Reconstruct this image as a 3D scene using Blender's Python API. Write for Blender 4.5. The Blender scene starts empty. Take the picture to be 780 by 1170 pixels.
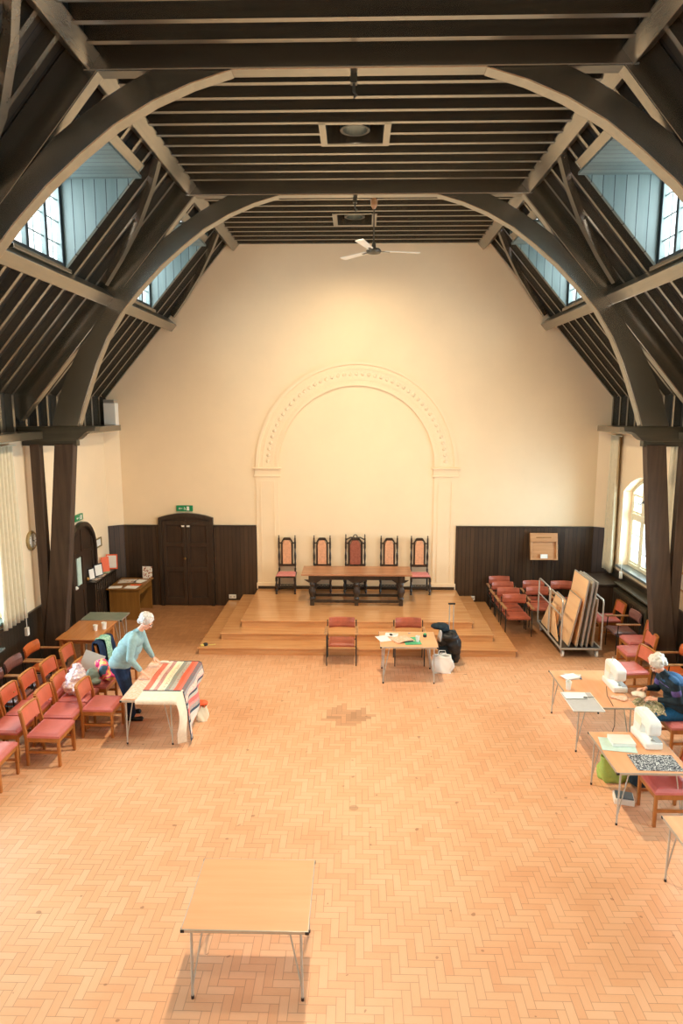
import bpy, bmesh, math, random
from mathutils import Vector, Matrix
random.seed(7)
C = bpy.context.scene.collection
PI = math.pi

# ------------------------------------------------------------------ materials
def lin(c):
    c = c / 255.0
    return c / 12.92 if c <= 0.04045 else ((c + 0.055) / 1.055) ** 2.4
def rgb(t): return (lin(t[0]), lin(t[1]), lin(t[2]), 1.0)

class NT:
    def __init__(s, name):
        s.m = bpy.data.materials.new(name); s.m.use_nodes = True
        s.t = s.m.node_tree; s.b = s.t.nodes['Principled BSDF']; s.out = s.t.nodes['Material Output']
    def n(s, typ, **kw):
        x = s.t.nodes.new(typ)
        for k, v in kw.items(): setattr(x, k, v)
        return x
    def put(s, sock, v):
        if isinstance(v, (int, float)): sock.default_value = v
        elif isinstance(v, tuple): sock.default_value = v
        else: s.t.links.new(v, sock)
    def math(s, op, a, b=0.0, c=0.0):
        x = s.n('ShaderNodeMath', operation=op)
        s.put(x.inputs[0], a); s.put(x.inputs[1], b); s.put(x.inputs[2], c)
        return x.outputs[0]
    def mix(s, f, a, b, mode='MIX'):
        x = s.n('ShaderNodeMix', data_type='RGBA', blend_type=mode)
        s.put(x.inputs[0], f); s.put(x.inputs[6], a); s.put(x.inputs[7], b)
        return x.outputs[2]
    def coord(s, which='Object'):
        return s.n('ShaderNodeTexCoord').outputs[which]
    def xyz(s, v):
        x = s.n('ShaderNodeSeparateXYZ'); s.put(x.inputs[0], v); return x.outputs
    def vec(s, x, y, z):
        c = s.n('ShaderNodeCombineXYZ'); s.put(c.inputs[0], x); s.put(c.inputs[1], y); s.put(c.inputs[2], z); return c.outputs[0]
    def noise(s, v, scale, detail=3.0, rough=0.55, sx=None):
        if sx:
            mp = s.n('ShaderNodeMapping'); s.put(mp.inputs[0], v); mp.inputs[3].default_value = sx; v = mp.outputs[0]
        x = s.n('ShaderNodeTexNoise'); s.put(x.inputs['Vector'], v)
        x.inputs['Scale'].default_value = scale; x.inputs['Detail'].default_value = detail; x.inputs['Roughness'].default_value = rough
        return x.outputs[0]
    def ramp(s, f, stops, const=False):
        r = s.n('ShaderNodeValToRGB'); s.put(r.inputs[0], f)
        if const: r.color_ramp.interpolation = 'CONSTANT'
        e = r.color_ramp.elements
        e[0].position, e[0].color = stops[0][0], stops[0][1]
        e[1].position, e[1].color = stops[-1][0], stops[-1][1]
        for p, c in stops[1:-1]:
            k = e.new(p); k.color = c
        return r.outputs[0]
    def bump(s, h, strength=0.3, dist=0.01):
        x = s.n('ShaderNodeBump'); s.put(x.inputs['Height'], h)
        x.inputs['Strength'].default_value = strength; x.inputs['Distance'].default_value = dist
        s.t.links.new(x.outputs[0], s.b.inputs['Normal'])
    def fin(s, col, rough=0.5, spec=0.5, metal=0.0, coat=0.0):
        s.put(s.b.inputs['Base Color'], col); s.put(s.b.inputs['Roughness'], rough)
        s.b.inputs['Specular IOR Level'].default_value = spec; s.b.inputs['Metallic'].default_value = metal
        s.b.inputs['Coat Weight'].default_value = coat; s.b.inputs['Coat Roughness'].default_value = 0.25; s.b.inputs['Coat IOR'].default_value = 3.0 if coat > 0.9 else 1.5
        return s.m

def mat(name, c, rough=0.5, spec=0.5, metal=0.0, scale=8.0, amt=0.12, bump=0.0, stretch=None, coat=0.0, bscale=60.0):
    k = NT(name); co = k.coord()
    f = k.noise(co, scale, 4.0, 0.6, stretch)
    a = rgb(c); lo = tuple(x * (1 - amt) for x in a[:3]) + (1.0,); hi = tuple(min(1, x * (1 + amt)) for x in a[:3]) + (1.0,)
    col = k.ramp(f, [(0.3, lo), (0.7, hi)])
    if bump: k.bump(k.noise(co, bscale, 2.0, 0.5, stretch), bump, 0.004)
    return k.fin(col, rough, spec, metal, coat)

def wood(name, dark, light, rough=0.45, axis=2, scale=6.0, coat=0.0, spec=0.5):
    k = NT(name); co = k.coord()
    st = [14.0, 14.0, 14.0]; st[axis] = 1.0
    g = k.noise(co, scale / 6.0, 5.0, 0.6, tuple(st))
    b = k.noise(co, 1.3, 2.0)
    f = k.math('ADD', k.math('MULTIPLY', g, 0.75), k.math('MULTIPLY', b, 0.25))
    col = k.ramp(f, [(0.32, rgb(dark)), (0.68, rgb(light))])
    if coat < 0.9: k.bump(g, 0.15, 0.003)
    return k.fin(col, rough, spec, 0.0, coat)

def boards(name, dark, light, pitch, axis=0, rough=0.5, line=0.05, linecol=(14, 11, 8), spec=0.5, slope=False, linemix=1.0):
    """narrow boards; joints every `pitch` metres measured along `axis`"""
    k = NT(name); co = k.coord(); x = k.xyz(co)
    u = k.math('DIVIDE', x[axis], pitch)
    fr = k.math('FRACT', k.math('ADD', u, 200.0)); idn = k.math('FLOOR', k.math('ADD', u, 200.0))
    wn = k.n('ShaderNodeTexWhiteNoise', noise_dimensions='1D'); k.put(wn.inputs['W'], idn)
    st = [5.0, 5.0, 5.0]
    st[{0: 2, 1: 2, 2: 1}[axis]] = 0.6
    g = k.noise(co, 2.5, 4.0, 0.6, tuple(st))
    f = k.math('ADD', k.math('MULTIPLY', wn.outputs[0], 0.45), k.math('MULTIPLY', g, 0.55))
    col = k.ramp(f, [(0.25, rgb(dark)), (0.75, rgb(light))])
    j = k.math('LESS_THAN', k.math('MINIMUM', fr, k.math('SUBTRACT', 1.0, fr)), line)
    col = k.mix(k.math('MULTIPLY', j, linemix), col, rgb(linecol))
    k.bump(k.math('SUBTRACT', 1.0, j), 0.5, 0.006)
    return k.fin(col, rough, spec)

def herringbone():
    k = NT('herringbone woodblock floor'); co = k.coord(); x = k.xyz(co)
    W = 0.080
    ux = k.math('ADD', k.math('DIVIDE', x[0], W), 600.0); uy = k.math('ADD', k.math('DIVIDE', x[1], W), 600.0)
    i = k.math('FLOOR', ux); j = k.math('FLOOR', uy)
    q = k.math('MODULO', k.math('ADD', k.math('SUBTRACT', i, j), 6000.0), 6.0)
    hz = k.math('LESS_THAN', q, 2.5)
    i0 = k.math('SUBTRACT', i, q)
    j0 = k.math('SUBTRACT', j, k.math('SUBTRACT', 5.0, q))
    fx = k.math('FRACT', ux); fy = k.math('FRACT', uy)
    lh = k.math('SUBTRACT', ux, i0); lv = k.math('SUBTRACT', uy, j0)
    def edge(l, w):
        a = k.math('MINIMUM', l, k.math('SUBTRACT', 3.0, l)); b = k.math('MINIMUM', w, k.math('SUBTRACT', 1.0, w))
        return k.math('MINIMUM', a, b)
    eh = edge(lh, fy); ev = edge(lv, fx)
    def sel(a, b): return k.math('ADD', k.math('MULTIPLY', hz, a), k.math('MULTIPLY', k.math('SUBTRACT', 1.0, hz), b))
    e = sel(eh, ev); bi = sel(i0, i); bj = sel(j, j0)
    bid = k.vec(bi, bj, hz)
    wn = k.n('ShaderNodeTexWhiteNoise', noise_dimensions='3D'); k.put(wn.inputs['Vector'], bid)
    big = k.noise(co, 0.45, 4.0, 0.6); mid = k.noise(co, 2.2, 4.0, 0.6)
    gx = k.noise(co, 3.0, 3.0, 0.6, (6.0, 40.0, 1.0)); gy = k.noise(co, 3.0, 3.0, 0.6, (40.0, 6.0, 1.0))
    gr = sel(gx, gy)
    f = k.math('ADD', k.math('MULTIPLY', wn.outputs[0], 0.22), k.math('ADD', k.math('MULTIPLY', big, 0.54), k.math('ADD', k.math('MULTIPLY', mid, 0.16), k.math('MULTIPLY', gr, 0.16))))
    col = k.ramp(f, [(0.28, rgb((212, 150, 106))), (0.5, rgb((223, 166, 122))), (0.74, rgb((230, 180, 138)))])
    # block colour blends to a darker brown towards the stage end
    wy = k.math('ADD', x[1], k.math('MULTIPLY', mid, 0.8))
    far_dark = k.math('MINIMUM', 1.0, k.math('MAXIMUM', 0.0, k.math('DIVIDE', k.math('SUBTRACT', wy, 12.6), 1.5)))
    col = k.mix(k.math('MULTIPLY', far_dark, 0.72), col, k.ramp(f, [(0.28, rgb((112, 66, 28))), (0.74, rgb((160, 104, 52)))]))
    # repaired patch of darker blocks and a small round plug
    bx = k.math('MULTIPLY', k.math('SUBTRACT', bi, 600.0 - 0.2 / W), W); by = k.math('MULTIPLY', k.math('SUBTRACT', bj, 600.0), W)
    dx = k.math('DIVIDE', k.math('ADD', bx, -0.02), 0.50); dy = k.math('DIVIDE', k.math('SUBTRACT', by, 10.12), 0.34)
    d = k.math('ADD', k.math('POWER', dx, 2.0), k.math('POWER', dy, 2.0))
    d = k.math('ADD', d, k.math('MULTIPLY', wn.outputs[0], 0.75))
    patch = k.math('LESS_THAN', d, 1.05)
    col = k.mix(k.math('MULTIPLY', patch, k.math('ADD', 0.2, k.math('MULTIPLY', wn.outputs[0], 0.5))), col, rgb((142, 96, 62)))
    r2 = k.math('ADD', k.math('POWER', k.math('ADD', x[0], 0.025), 2.0), k.math('POWER', k.math('SUBTRACT', x[1], 7.67), 2.0))
    col = k.mix(k.math('MULTIPLY', k.math('LESS_THAN', r2, 0.0035), 0.5), col, rgb((150, 116, 84)))
    spots = k.math('GREATER_THAN', k.noise(co, 9.0, 1.0, 0.4), 0.765)
    col = k.mix(k.math('MULTIPLY', spots, 0.5), col, rgb((120, 66, 36)))
    jn = k.math('LESS_THAN', e, 0.035)
    jr = k.math('MULTIPLY', jn, k.math('ADD', 0.10, k.math('MULTIPLY', mid, 0.7)))
    col = k.mix(jr, col, rgb((120, 70, 40)))
    k.bump(k.math('SUBTRACT', 1.0, jn), 0.12, 0.003)
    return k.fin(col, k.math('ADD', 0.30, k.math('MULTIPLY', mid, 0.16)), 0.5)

M = {}
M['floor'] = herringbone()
M['plaster'] = mat('cream painted plaster', (243, 220, 184), 0.75, 0.25, scale=1.2, amt=0.025, bump=0.08, bscale=25)
M['plaster_band'] = mat('cream moulded plaster', (242, 219, 183), 0.7, 0.25, scale=30, amt=0.04, bump=0.35, bscale=26)
M['timber'] = mat('dark stained oak timber', (62, 56, 40), 0.30, 0.7, scale=3.0, amt=0.35, bump=0.02, stretch=(2.5, 2.5, 2.5), bscale=14, coat=1.0)
M['timber_x'] = wood('dark oak timber grain across', (52, 43, 30), (80, 68, 47), 0.30, 0, coat=1.0)
M['timber_y'] = wood('dark oak timber grain lengthwise', (58, 51, 36), (84, 73, 52), 0.30, 1, coat=1.0)
M['timber_z'] = wood('dark oak timber upright grain', (60, 47, 38), (88, 70, 56), 0.62, 2, spec=0.3)
M['timber_low'] = wood('dark oak plate grain', (46, 42, 31), (70, 64, 48), 0.45, 0, coat=0.2)
M['laminate_pale'] = wood('pale beech laminate', (240, 190, 138), (246, 206, 156), 0.4, 1, 4.0)
M['boarding'] = boards('dark roof boarding', (38, 32, 24), (60, 52, 38), 0.16, 1, 0.6, 0.05)
M['boarding_flat'] = boards('dark flat ceiling boarding', (40, 34, 25), (62, 54, 40), 0.16, 0, 0.6, 0.05)
M['dormer_y'] = boards('grey blue dormer boards', (92, 108, 106), (114, 128, 124), 0.17, 0, 0.5, 0.035, (30, 40, 44))
M['dormer_x'] = boards('grey blue dormer ceiling boards', (80, 94, 92), (98, 112, 108), 0.15, 1, 0.5, 0.04, (30, 40, 44))
M['panel_x'] = boards('dark wainscot boards', (54, 40, 29), (76, 57, 40), 0.10, 0, 0.36, 0.05)
M['panel_y'] = boards('dark side wainscot boards', (42, 38, 32), (60, 52, 42), 0.10, 1, 0.36, 0.05)
M['darkwood'] = wood('very dark oak', (42, 33, 26), (66, 52, 40), 0.3, 2)
M['doorwood'] = wood('dark brown door oak', (48, 36, 27), (72, 54, 40), 0.34, 2)
M['stage'] = wood('polished stage boards', (194, 134, 82), (218, 164, 110), 0.20, 0, coat=0.5)
M['orange_wood'] = wood('orange beech frame', (158, 92, 38), (184, 116, 56), 0.35, 2)
M['salmon'] = mat('salmon vinyl upholstery', (202, 112, 104), 0.42, 0.5, scale=7, amt=0.08)
M['salmon_back'] = mat('orange salmon back upholstery', (208, 112, 84), 0.42, 0.5, scale=7, amt=0.08)
M['leather'] = mat('worn red brown leather', (164, 84, 60), 0.30, 0.55, scale=5, amt=0.25, bump=0.1)
M['leather_dark'] = mat('worn dark plum leather', (124, 84, 78), 0.33, 0.55, scale=5, amt=0.25, bump=0.1)
M['leather_orange'] = mat('tan orange leather', (196, 100, 50), 0.35, 0.5, scale=5, amt=0.2)
M['black_metal'] = mat('black painted steel', (32, 38, 36), 0.35, 0.5, scale=12, amt=0.2)
M['arm_wood'] = wood('worn varnished armrest wood', (146, 98, 58), (190, 142, 96), 0.3, 1)
M['laminate'] = wood('light beech laminate', (226, 160, 112), (236, 174, 126), 0.35, 0, 4.0)
M['laminate_y'] = wood('light beech laminate lengthwise', (224, 158, 112), (234, 174, 126), 0.35, 1, 4.0)
M['alu'] = mat('brushed aluminium', (196, 190, 178), 0.35, 0.5, 0.7, scale=20, amt=0.08)
M['chrome'] = mat('pale grey tube steel', (188, 186, 176), 0.3, 0.5, 0.45, scale=20, amt=0.06)
M['black'] = mat('black plastic', (26, 26, 26), 0.4, 0.5, scale=20, amt=0.2)
M['white'] = mat('white plastic', (236, 232, 220), 0.3, 0.5, scale=6, amt=0.03)
M['cream_paint'] = mat('cream gloss paint', (236, 226, 196), 0.35, 0.5, scale=6, amt=0.04)
M['curtain'] = mat('cream curtain cloth', (214, 202, 172), 0.85, 0.1, scale=10, amt=0.06, bump=0.2, bscale=120)
M['paper'] = mat('white paper', (238, 234, 224), 0.7, 0.2, scale=9, amt=0.03)
M['paper_grey'] = mat('grey card', (186, 180, 172), 0.7, 0.2, scale=9, amt=0.04)
M['orange'] = mat('orange card', (240, 106, 60), 0.5, 0.4, scale=9, amt=0.05)
M['green'] = mat('green sign plastic', (22, 138, 84), 0.4, 0.5, scale=9, amt=0.05)
M['green_mat'] = mat('green cutting mat', (86, 172, 120), 0.6, 0.3, scale=9, amt=0.05)
M['lime'] = mat('lime green bag fabric', (166, 188, 92), 0.6, 0.3, scale=14, amt=0.12)
M['skin'] = mat('skin', (232, 172, 142), 0.5, 0.4, scale=20, amt=0.06)
M['hair'] = mat('white grey hair', (206, 200, 192), 0.6, 0.3, scale=35, amt=0.18, bump=0.8, bscale=90)
M['hair_white'] = mat('white hair', (218, 210, 194), 0.6, 0.3, scale=35, amt=0.14, bump=0.8, bscale=90)
M['teal'] = mat('pale teal knitwear', (146, 174, 172), 0.8, 0.2, scale=20, amt=0.12, bump=0.3)
M['navy'] = mat('navy cloth', (34, 48, 72), 0.8, 0.2, scale=14, amt=0.25, bump=0.2)
M['denim'] = mat('blue denim', (34, 90, 130), 0.8, 0.2, scale=30, amt=0.2)
M['darktop'] = mat('dark teal black knit', (34, 46, 52), 0.75, 0.25, scale=16, amt=0.3, bump=0.3)
M['bluecloth'] = mat('mid blue knit', (46, 84, 120), 0.75, 0.25, scale=16, amt=0.2)
M['purple'] = mat('purple knit stripe', (98, 78, 128), 0.75, 0.25, scale=16, amt=0.2)
M['eye'] = mat('dark eye', (40, 30, 26), 0.2, 0.6, scale=10, amt=0.1)
M['lips'] = mat('lips', (190, 104, 92), 0.45, 0.4, scale=10, amt=0.05)
M['oak'] = wood('old brown oak top', (150, 98, 66), (188, 136, 98), 0.28, 0)
M['deskwood'] = wood('brown veneer', (122, 80, 30), (150, 104, 46), 0.4, 2)
M['brown_top'] = wood('warm brown table wood', (176, 110, 58), (204, 138, 80), 0.3, 1)
M['lectern'] = wood('pale oak display box', (176, 124, 78), (206, 154, 106), 0.4, 0)
M['greygreen'] = mat('grey green table top', (116, 128, 112), 0.35, 0.5, scale=5, amt=0.15)
M['sill'] = mat('blue grey painted sill', (104, 116, 116), 0.3, 0.5, scale=5, amt=0.1)
M['dark_iron'] = mat('dark radiator paint', (66, 60, 46), 0.4, 0.5, scale=8, amt=0.2)
M['brass'] = mat('brass', (190, 150, 90), 0.3, 0.5, 0.8, scale=10, amt=0.1)
M['gilt'] = mat('dull gilt frame', (150, 128, 80), 0.45, 0.5, 0.2, scale=10, amt=0.15)
M['yellow'] = mat('yellow plastic', (222, 204, 110), 0.4, 0.5, scale=9, amt=0.05)
M['blind'] = mat('lace panel', (200, 222, 208), 0.6, 0.2, scale=10, amt=0.08)

def glassmat():
    k = NT('window glass'); t = k.t
    tr = k.n('ShaderNodeBsdfTransparent'); gl = k.n('ShaderNodeBsdfGlossy'); gl.inputs['Roughness'].default_value = 0.05
    nz = k.noise(k.coord(), 3.0)
    tr.inputs[0].default_value = (0.97, 0.98, 0.98, 1)
    f = k.math('ADD', 0.04, k.math('MULTIPLY', nz, 0.04))
    mx = k.n('ShaderNodeMixShader'); k.put(mx.inputs[0], f)
    t.links.new(tr.outputs[0], mx.inputs[1]); t.links.new(gl.outputs[0], mx.inputs[2]); t.links.new(mx.outputs[0], k.out.inputs[0])
    return k.m
M['glass'] = glassmat()
def plasticbag():
    k = NT('translucent carrier bag plastic')
    f = k.noise(k.coord(), 22.0, 4.0, 0.7)
    col = k.ramp(f, [(0.35, rgb((196, 168, 184))), (0.5, rgb((226, 206, 210))), (0.66, rgb((248, 234, 214)))])
    k.bump(k.noise(k.coord(), 30.0, 3.0), 1.0, 0.02)
    return k.fin(col, 0.25, 0.6)
M['plastic_bag'] = plasticbag()
def colourbag():
    k = NT('multicoloured printed bag')
    f = k.noise(k.coord(), 6.0, 1.0, 0.4)
    col = k.ramp(f, [(0.3, rgb((60, 90, 110))), (0.4, rgb((240, 90, 110))), (0.48, rgb((250, 190, 110))), (0.56, rgb((240, 70, 130))), (0.64, rgb((250, 214, 130))), (0.7, rgb((190, 60, 90)))], True)
    return k.fin(col, 0.5, 0.4)
M['colour_bag'] = colourbag()
def marbled(name, a, b, scale, c=None):
    k = NT(name); f = k.noise(k.coord(), scale, 3.0, 0.6)
    st = [(0.40, rgb(a)), (0.52, rgb(b))]
    if c: st.append((0.62, rgb(c)))
    return k.fin(k.ramp(f, st, True), 0.7, 0.3)
M['bw_fabric'] = marbled('black and white patterned fabric', (52, 54, 60), (190, 190, 184), 75.0, (226, 224, 214))
M['floral'] = marbled('green and cream floral fabric', (150, 150, 112), (214, 196, 164), 40.0, (236, 222, 196))
M['print_card'] = marbled('red and white printed card', (232, 222, 206), (150, 60, 34), 18.0, (214, 176, 120))
M['scarf'] = marbled('pale green scarf', (134, 178, 150), (176, 206, 176), 30.0)
M['leaflets'] = marbled('assorted printed leaflets', (214, 208, 196), (228, 190, 160), 12.0, (90, 96, 110))
M['pink_cloth'] = marbled('pink printed cloth', (236, 178, 146), (240, 196, 168), 26.0)

def quiltmat():
    k = NT('striped patchwork quilt')
    uv = k.xyz(k.n('ShaderNodeTexCoord').outputs['UV'])
    co = k.coord()
    st = [(0.0, (226, 120, 96)), (0.07, (236, 206, 182)), (0.12, (196, 150, 140)), (0.17, (246, 226, 186)), (0.22, (240, 222, 190)), (0.26, (150, 150, 136)),
          (0.32, (180, 172, 156)), (0.37, (240, 108, 78)), (0.42, (232, 120, 100)), (0.46, (120, 118, 118)), (0.50, (168, 160, 156)), (0.54, (236, 208, 190)), (0.585, (226, 190, 176)),
          (0.61, (64, 78, 92)), (0.635, (190, 184, 170)), (0.67, (238, 118, 108)), (0.715, (226, 150, 140)), (0.75, (170, 166, 158)), (0.79, (62, 76, 90)), (0.82, (206, 198, 184)), (0.87, (236, 204, 186)), (0.93, (150, 148, 146)), (1.0, (220, 206, 190))]
    st = [(p, rgb(c)) for p, c in st]
    col = k.ramp(uv[0], st, True)
    sp = k.noise(co, 55.0, 2.0)
    dots = k.math('GREATER_THAN', sp, 0.57)
    stripe = k.math('GREATER_THAN', k.noise(k.vec(k.math('MULTIPLY', uv[0], 12.0), 0.0, 0.0), 2.0, 0.0), 0.5)
    col = k.mix(k.math('MULTIPLY', k.math('MULTIPLY', dots, stripe), 0.65), col, rgb((190, 92, 84)))
    v = uv[1]
    bd = k.math('LESS_THAN', k.math('MINIMUM', v, k.math('SUBTRACT', 1.0, v)), 0.02)
    bd2 = k.math('GREATER_THAN', uv[0], 0.985)
    col = k.mix(k.math('MAXIMUM', bd, bd2), col, rgb((54, 66, 78)))
    return k.fin(col, 0.85, 0.15)
M['quilt'] = quiltmat()
M['quilt_back'] = mat('cream quilt lining', (232, 214, 188), 0.85, 0.15, scale=20, amt=0.08)

def emit(name, c, s):
    k = NT(name); e = k.n('ShaderNodeEmission'); e.inputs[0].default_value = rgb(c)
    k.put(e.inputs[1], k.math('MULTIPLY', k.math('ADD', 0.9, k.math('MULTIPLY', k.noise(k.coord(), 2.0), 0.2)), s))
    k.t.links.new(e.outputs[0], k.out.inputs[0]); return k.m
M['lamp'] = emit('lit lamp face', (255, 226, 180), 6.0)

# ------------------------------------------------------------------ mesh builder
JR = random.Random(5)
class MB:
    def __init__(s): s.bm = bmesh.new(); s.uv = None
    def _xf(s, vs, m):
        if m is not None: bmesh.ops.transform(s.bm, matrix=m, verts=vs)
    def box(s, x0, x1, y0, y1, z0, z1, m=None):
        e = [JR.uniform(0.0, 0.0007) for _ in range(6)]     # hand-cut: no two faces exactly flush
        x0 -= e[0]; x1 += e[1]; y0 -= e[2]; y1 += e[3]; z1 += e[5]
        P = [(x0, y0, z0), (x1, y0, z0), (x1, y1, z0), (x0, y1, z0), (x0, y0, z1), (x1, y0, z1), (x1, y1, z1), (x0, y1, z1)]
        v = [s.bm.verts.new(p) for p in P]
        for f in ((0, 3, 2, 1), (4, 5, 6, 7), (0, 1, 5, 4), (1, 2, 6, 5), (2, 3, 7, 6), (3, 0, 4, 7)): s.bm.faces.new([v[i] for i in f])
        s._xf(v, m); return s
    def prism(s, poly, axis, d0, d1, m=None):
        """poly of (a,b); axis 'y': a=x,b=z ; 'x': a=y,b=z ; 'z': a=x,b=y"""
        def P(a, b, d): return {'y': (a, d, b), 'x': (d, a, b), 'z': (a, b, d)}[axis]
        A = [s.bm.verts.new(P(a, b, d0)) for a, b in poly]; B = [s.bm.verts.new(P(a, b, d1)) for a, b in poly]
        n = len(poly); fs = []
        fs.append(s.bm.faces.new(A)); fs.append(s.bm.faces.new(B[::-1]))
        for i in range(n): fs.append(s.bm.faces.new((A[i], B[i], B[(i + 1) % n], A[(i + 1) % n])))
        s._xf(A + B, m); return s
    def ribbon(s, a, b, axis, d0, d1):
        """band between two polylines with equal counts, extruded"""
        for i in range(len(a) - 1): s.prism([a[i], a[i + 1], b[i + 1], b[i]], axis, d0, d1)
        bmesh.ops.remove_doubles(s.bm, verts=s.bm.verts, dist=1e-5); return s
    def tube(s, pts, r, n=8, closed=False, m=None):
        pts = [Vector(p) for p in pts]; N = len(pts); rings = []; up = None
        rr = r if isinstance(r, (list, tuple)) else [r] * N
        for i, p in enumerate(pts):
            if closed: t = pts[(i + 1) % N] - pts[i - 1]
            else: t = pts[min(i + 1, N - 1)] - pts[max(i - 1, 0)]
            t = t.normalized() if t.length > 1e-9 else Vector((0, 0, 1))
            if up is None: up = Vector((0, 0, 1)) if abs(t.z) < 0.9 else Vector((1, 0, 0))
            a = t.cross(up).normalized(); b = a.cross(t).normalized(); up = b
            rings.append([s.bm.verts.new(p + (a * math.cos(2 * PI * k / n) + b * math.sin(2 * PI * k / n)) * rr[i]) for k in range(n)])
        for i in range(N if closed else N - 1):
            A, B = rings[i], rings[(i + 1) % N]
            for k in range(n): s.bm.faces.new((A[k], A[(k + 1) % n], B[(k + 1) % n], B[k]))
        if not closed: s.bm.faces.new(rings[0][::-1]); s.bm.faces.new(rings[-1])
        s._xf([v for q in rings for v in q], m); return s
    def lathe(s, prof, c=(0, 0, 0), n=16, m=None):
        rings = []
        for r, z in prof: rings.append([s.bm.verts.new((c[0] + r * math.cos(2 * PI * k / n), c[1] + r * math.sin(2 * PI * k / n), c[2] + z)) for k in range(n)])
        for A, B in zip(rings, rings[1:]):
            for k in range(n): s.bm.faces.new((A[k], A[(k + 1) % n], B[(k + 1) % n], B[k]))
        s.bm.faces.new(rings[0][::-1]); s.bm.faces.new(rings[-1])
        s._xf([v for q in rings for v in q], m); return s
    def ball(s, c, r, m=None, sub=2, jit=0.0):
        ret = bmesh.ops.create_icosphere(s.bm, subdivisions=sub, radius=1.0); vs = ret['verts']
        if not isinstance(r, (tuple, list)): r = (r, r, r)
        for v in vs:
            k = 1 + random.uniform(-jit, jit)
            v.co = Vector((v.co.x * r[0] * k, v.co.y * r[1] * k, v.co.z * r[2] * k))
        if m is not None: bmesh.ops.transform(s.bm, matrix=m, verts=vs)
        bmesh.ops.translate(s.bm, verts=vs, vec=Vector(c)); return s
    def cap(s, p0, p1, r0, r1, n=12):
        """tapered capsule"""
        p0, p1 = Vector(p0), Vector(p1); d = p1 - p0; L = max(d.length, 1e-6)
        prof = []
        for k in range(1, 6): a = -PI / 2 + PI / 2 * k / 6; prof.append((r0 * math.cos(a), r0 * math.sin(a)))
        prof.append((r0, 0)); prof.append((r1, L))
        for k in range(1, 6): a = PI / 2 * k / 6; prof.append((r1 * math.cos(a), L + r1 * math.sin(a)))
        q = Vector((0, 0, 1)).rotation_difference(d.normalized() if d.length > 1e-6 else Vector((0, 0, 1)))
        return s.lathe(prof, (0, 0, 0), n, Matrix.Translation(p0) @ q.to_matrix().to_4x4())
    def grid(s, fn, nu, nv, uvfn=None):
        V = [[s.bm.verts.new(fn(i / nu, j / nv)) for j in range(nv + 1)] for i in range(nu + 1)]
        uvl = s.bm.loops.layers.uv.verify() if uvfn else None
        for i in range(nu):
            for j in range(nv):
                f = s.bm.faces.new((V[i][j], V[i + 1][j], V[i + 1][j + 1], V[i][j + 1]))
                if uvfn:
                    for lp, (a, b) in zip(f.loops, ((i, j), (i + 1, j), (i + 1, j + 1), (i, j + 1))): lp[uvl].uv = uvfn(a / nu, b / nv)
        return s
    def build(s, name, m, parent=None, bevel=0.0, smooth=False, solid=0.0, sub=0, remesh=0.0):
        bmesh.ops.recalc_face_normals(s.bm, faces=s.bm.faces)
        me = bpy.data.meshes.new(name); s.bm.to_mesh(me); s.bm.free()
        if smooth:
            for p in me.polygons: p.use_smooth = True
        o = bpy.data.objects.new(name, me); C.objects.link(o)
        me.materials.append(M[m] if isinstance(m, str) else m)
        if parent is not None: o.parent = parent
        if remesh:
            r = o.modifiers.new('fuse', 'REMESH'); r.mode = 'VOXEL'; r.voxel_size = remesh; r.use_smooth_shade = True
            q = o.modifiers.new('soften', 'SMOOTH'); q.iterations = 4; q.factor = 0.5
        if solid:
            q = o.modifiers.new('thickness', 'SOLIDIFY'); q.thickness = solid; q.offset = 0
        if bevel:
            b = o.modifiers.new('edges', 'BEVEL'); b.width = bevel; b.segments = 2; b.limit_method = 'ANGLE'; b.angle_limit = math.radians(40)
        if sub:
            q = o.modifiers.new('sub', 'SUBSURF'); q.levels = sub; q.render_levels = sub
        return o

def tag(o, label, cat, group=None, kind=None):
    if label: o['label'] = label
    if cat: o['category'] = cat
    if group: o['group'] = group
    if kind: o['kind'] = kind
    return o
def thing(name, label, cat, loc=(0, 0, 0), rz=0.0, group=None):
    o = bpy.data.objects.new(name, None); o.empty_display_size = 0.1; C.objects.link(o)
    o.location = loc; o.rotation_euler = (0, 0, rz); return tag(o, label, cat, group)
def struct(o): o['kind'] = 'structure'; return o
def sroot(name):
    o = bpy.data.objects.new(name, None); C.objects.link(o); o['kind'] = 'structure'; return o
KIDS = {}
def kids(o): return [x for x in C.objects if x.parent is o]
def dup(root, loc, rz, label, group=None):
    r = root.copy(); C.objects.link(r); r.location = loc; r.rotation_euler = (0, 0, rz); r['label'] = label
    if group: r['group'] = group
    elif 'group' in r: del r['group']
    for ch in kids(root):
        c = ch.copy(); C.objects.link(c); c.parent = r
        for g in kids(ch):
            d = g.copy(); C.objects.link(d); d.parent = c
    return r
def B(x0, x1, y0, y1, z0, z1): return MB().box(x0, x1, y0, y1, z0, z1)
def RX(a): return Matrix.Rotation(a, 4, 'X')
def RY(a): return Matrix.Rotation(a, 4, 'Y')
def RZ(a): return Matrix.Rotation(a, 4, 'Z')
def TR(*a): return Matrix.Translation(a)
E_WIN = 400.0; E_DOR = 95.0; E_LAMP = 1750.0; E_FILL = 340.0; EXPO = 0.0
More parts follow.
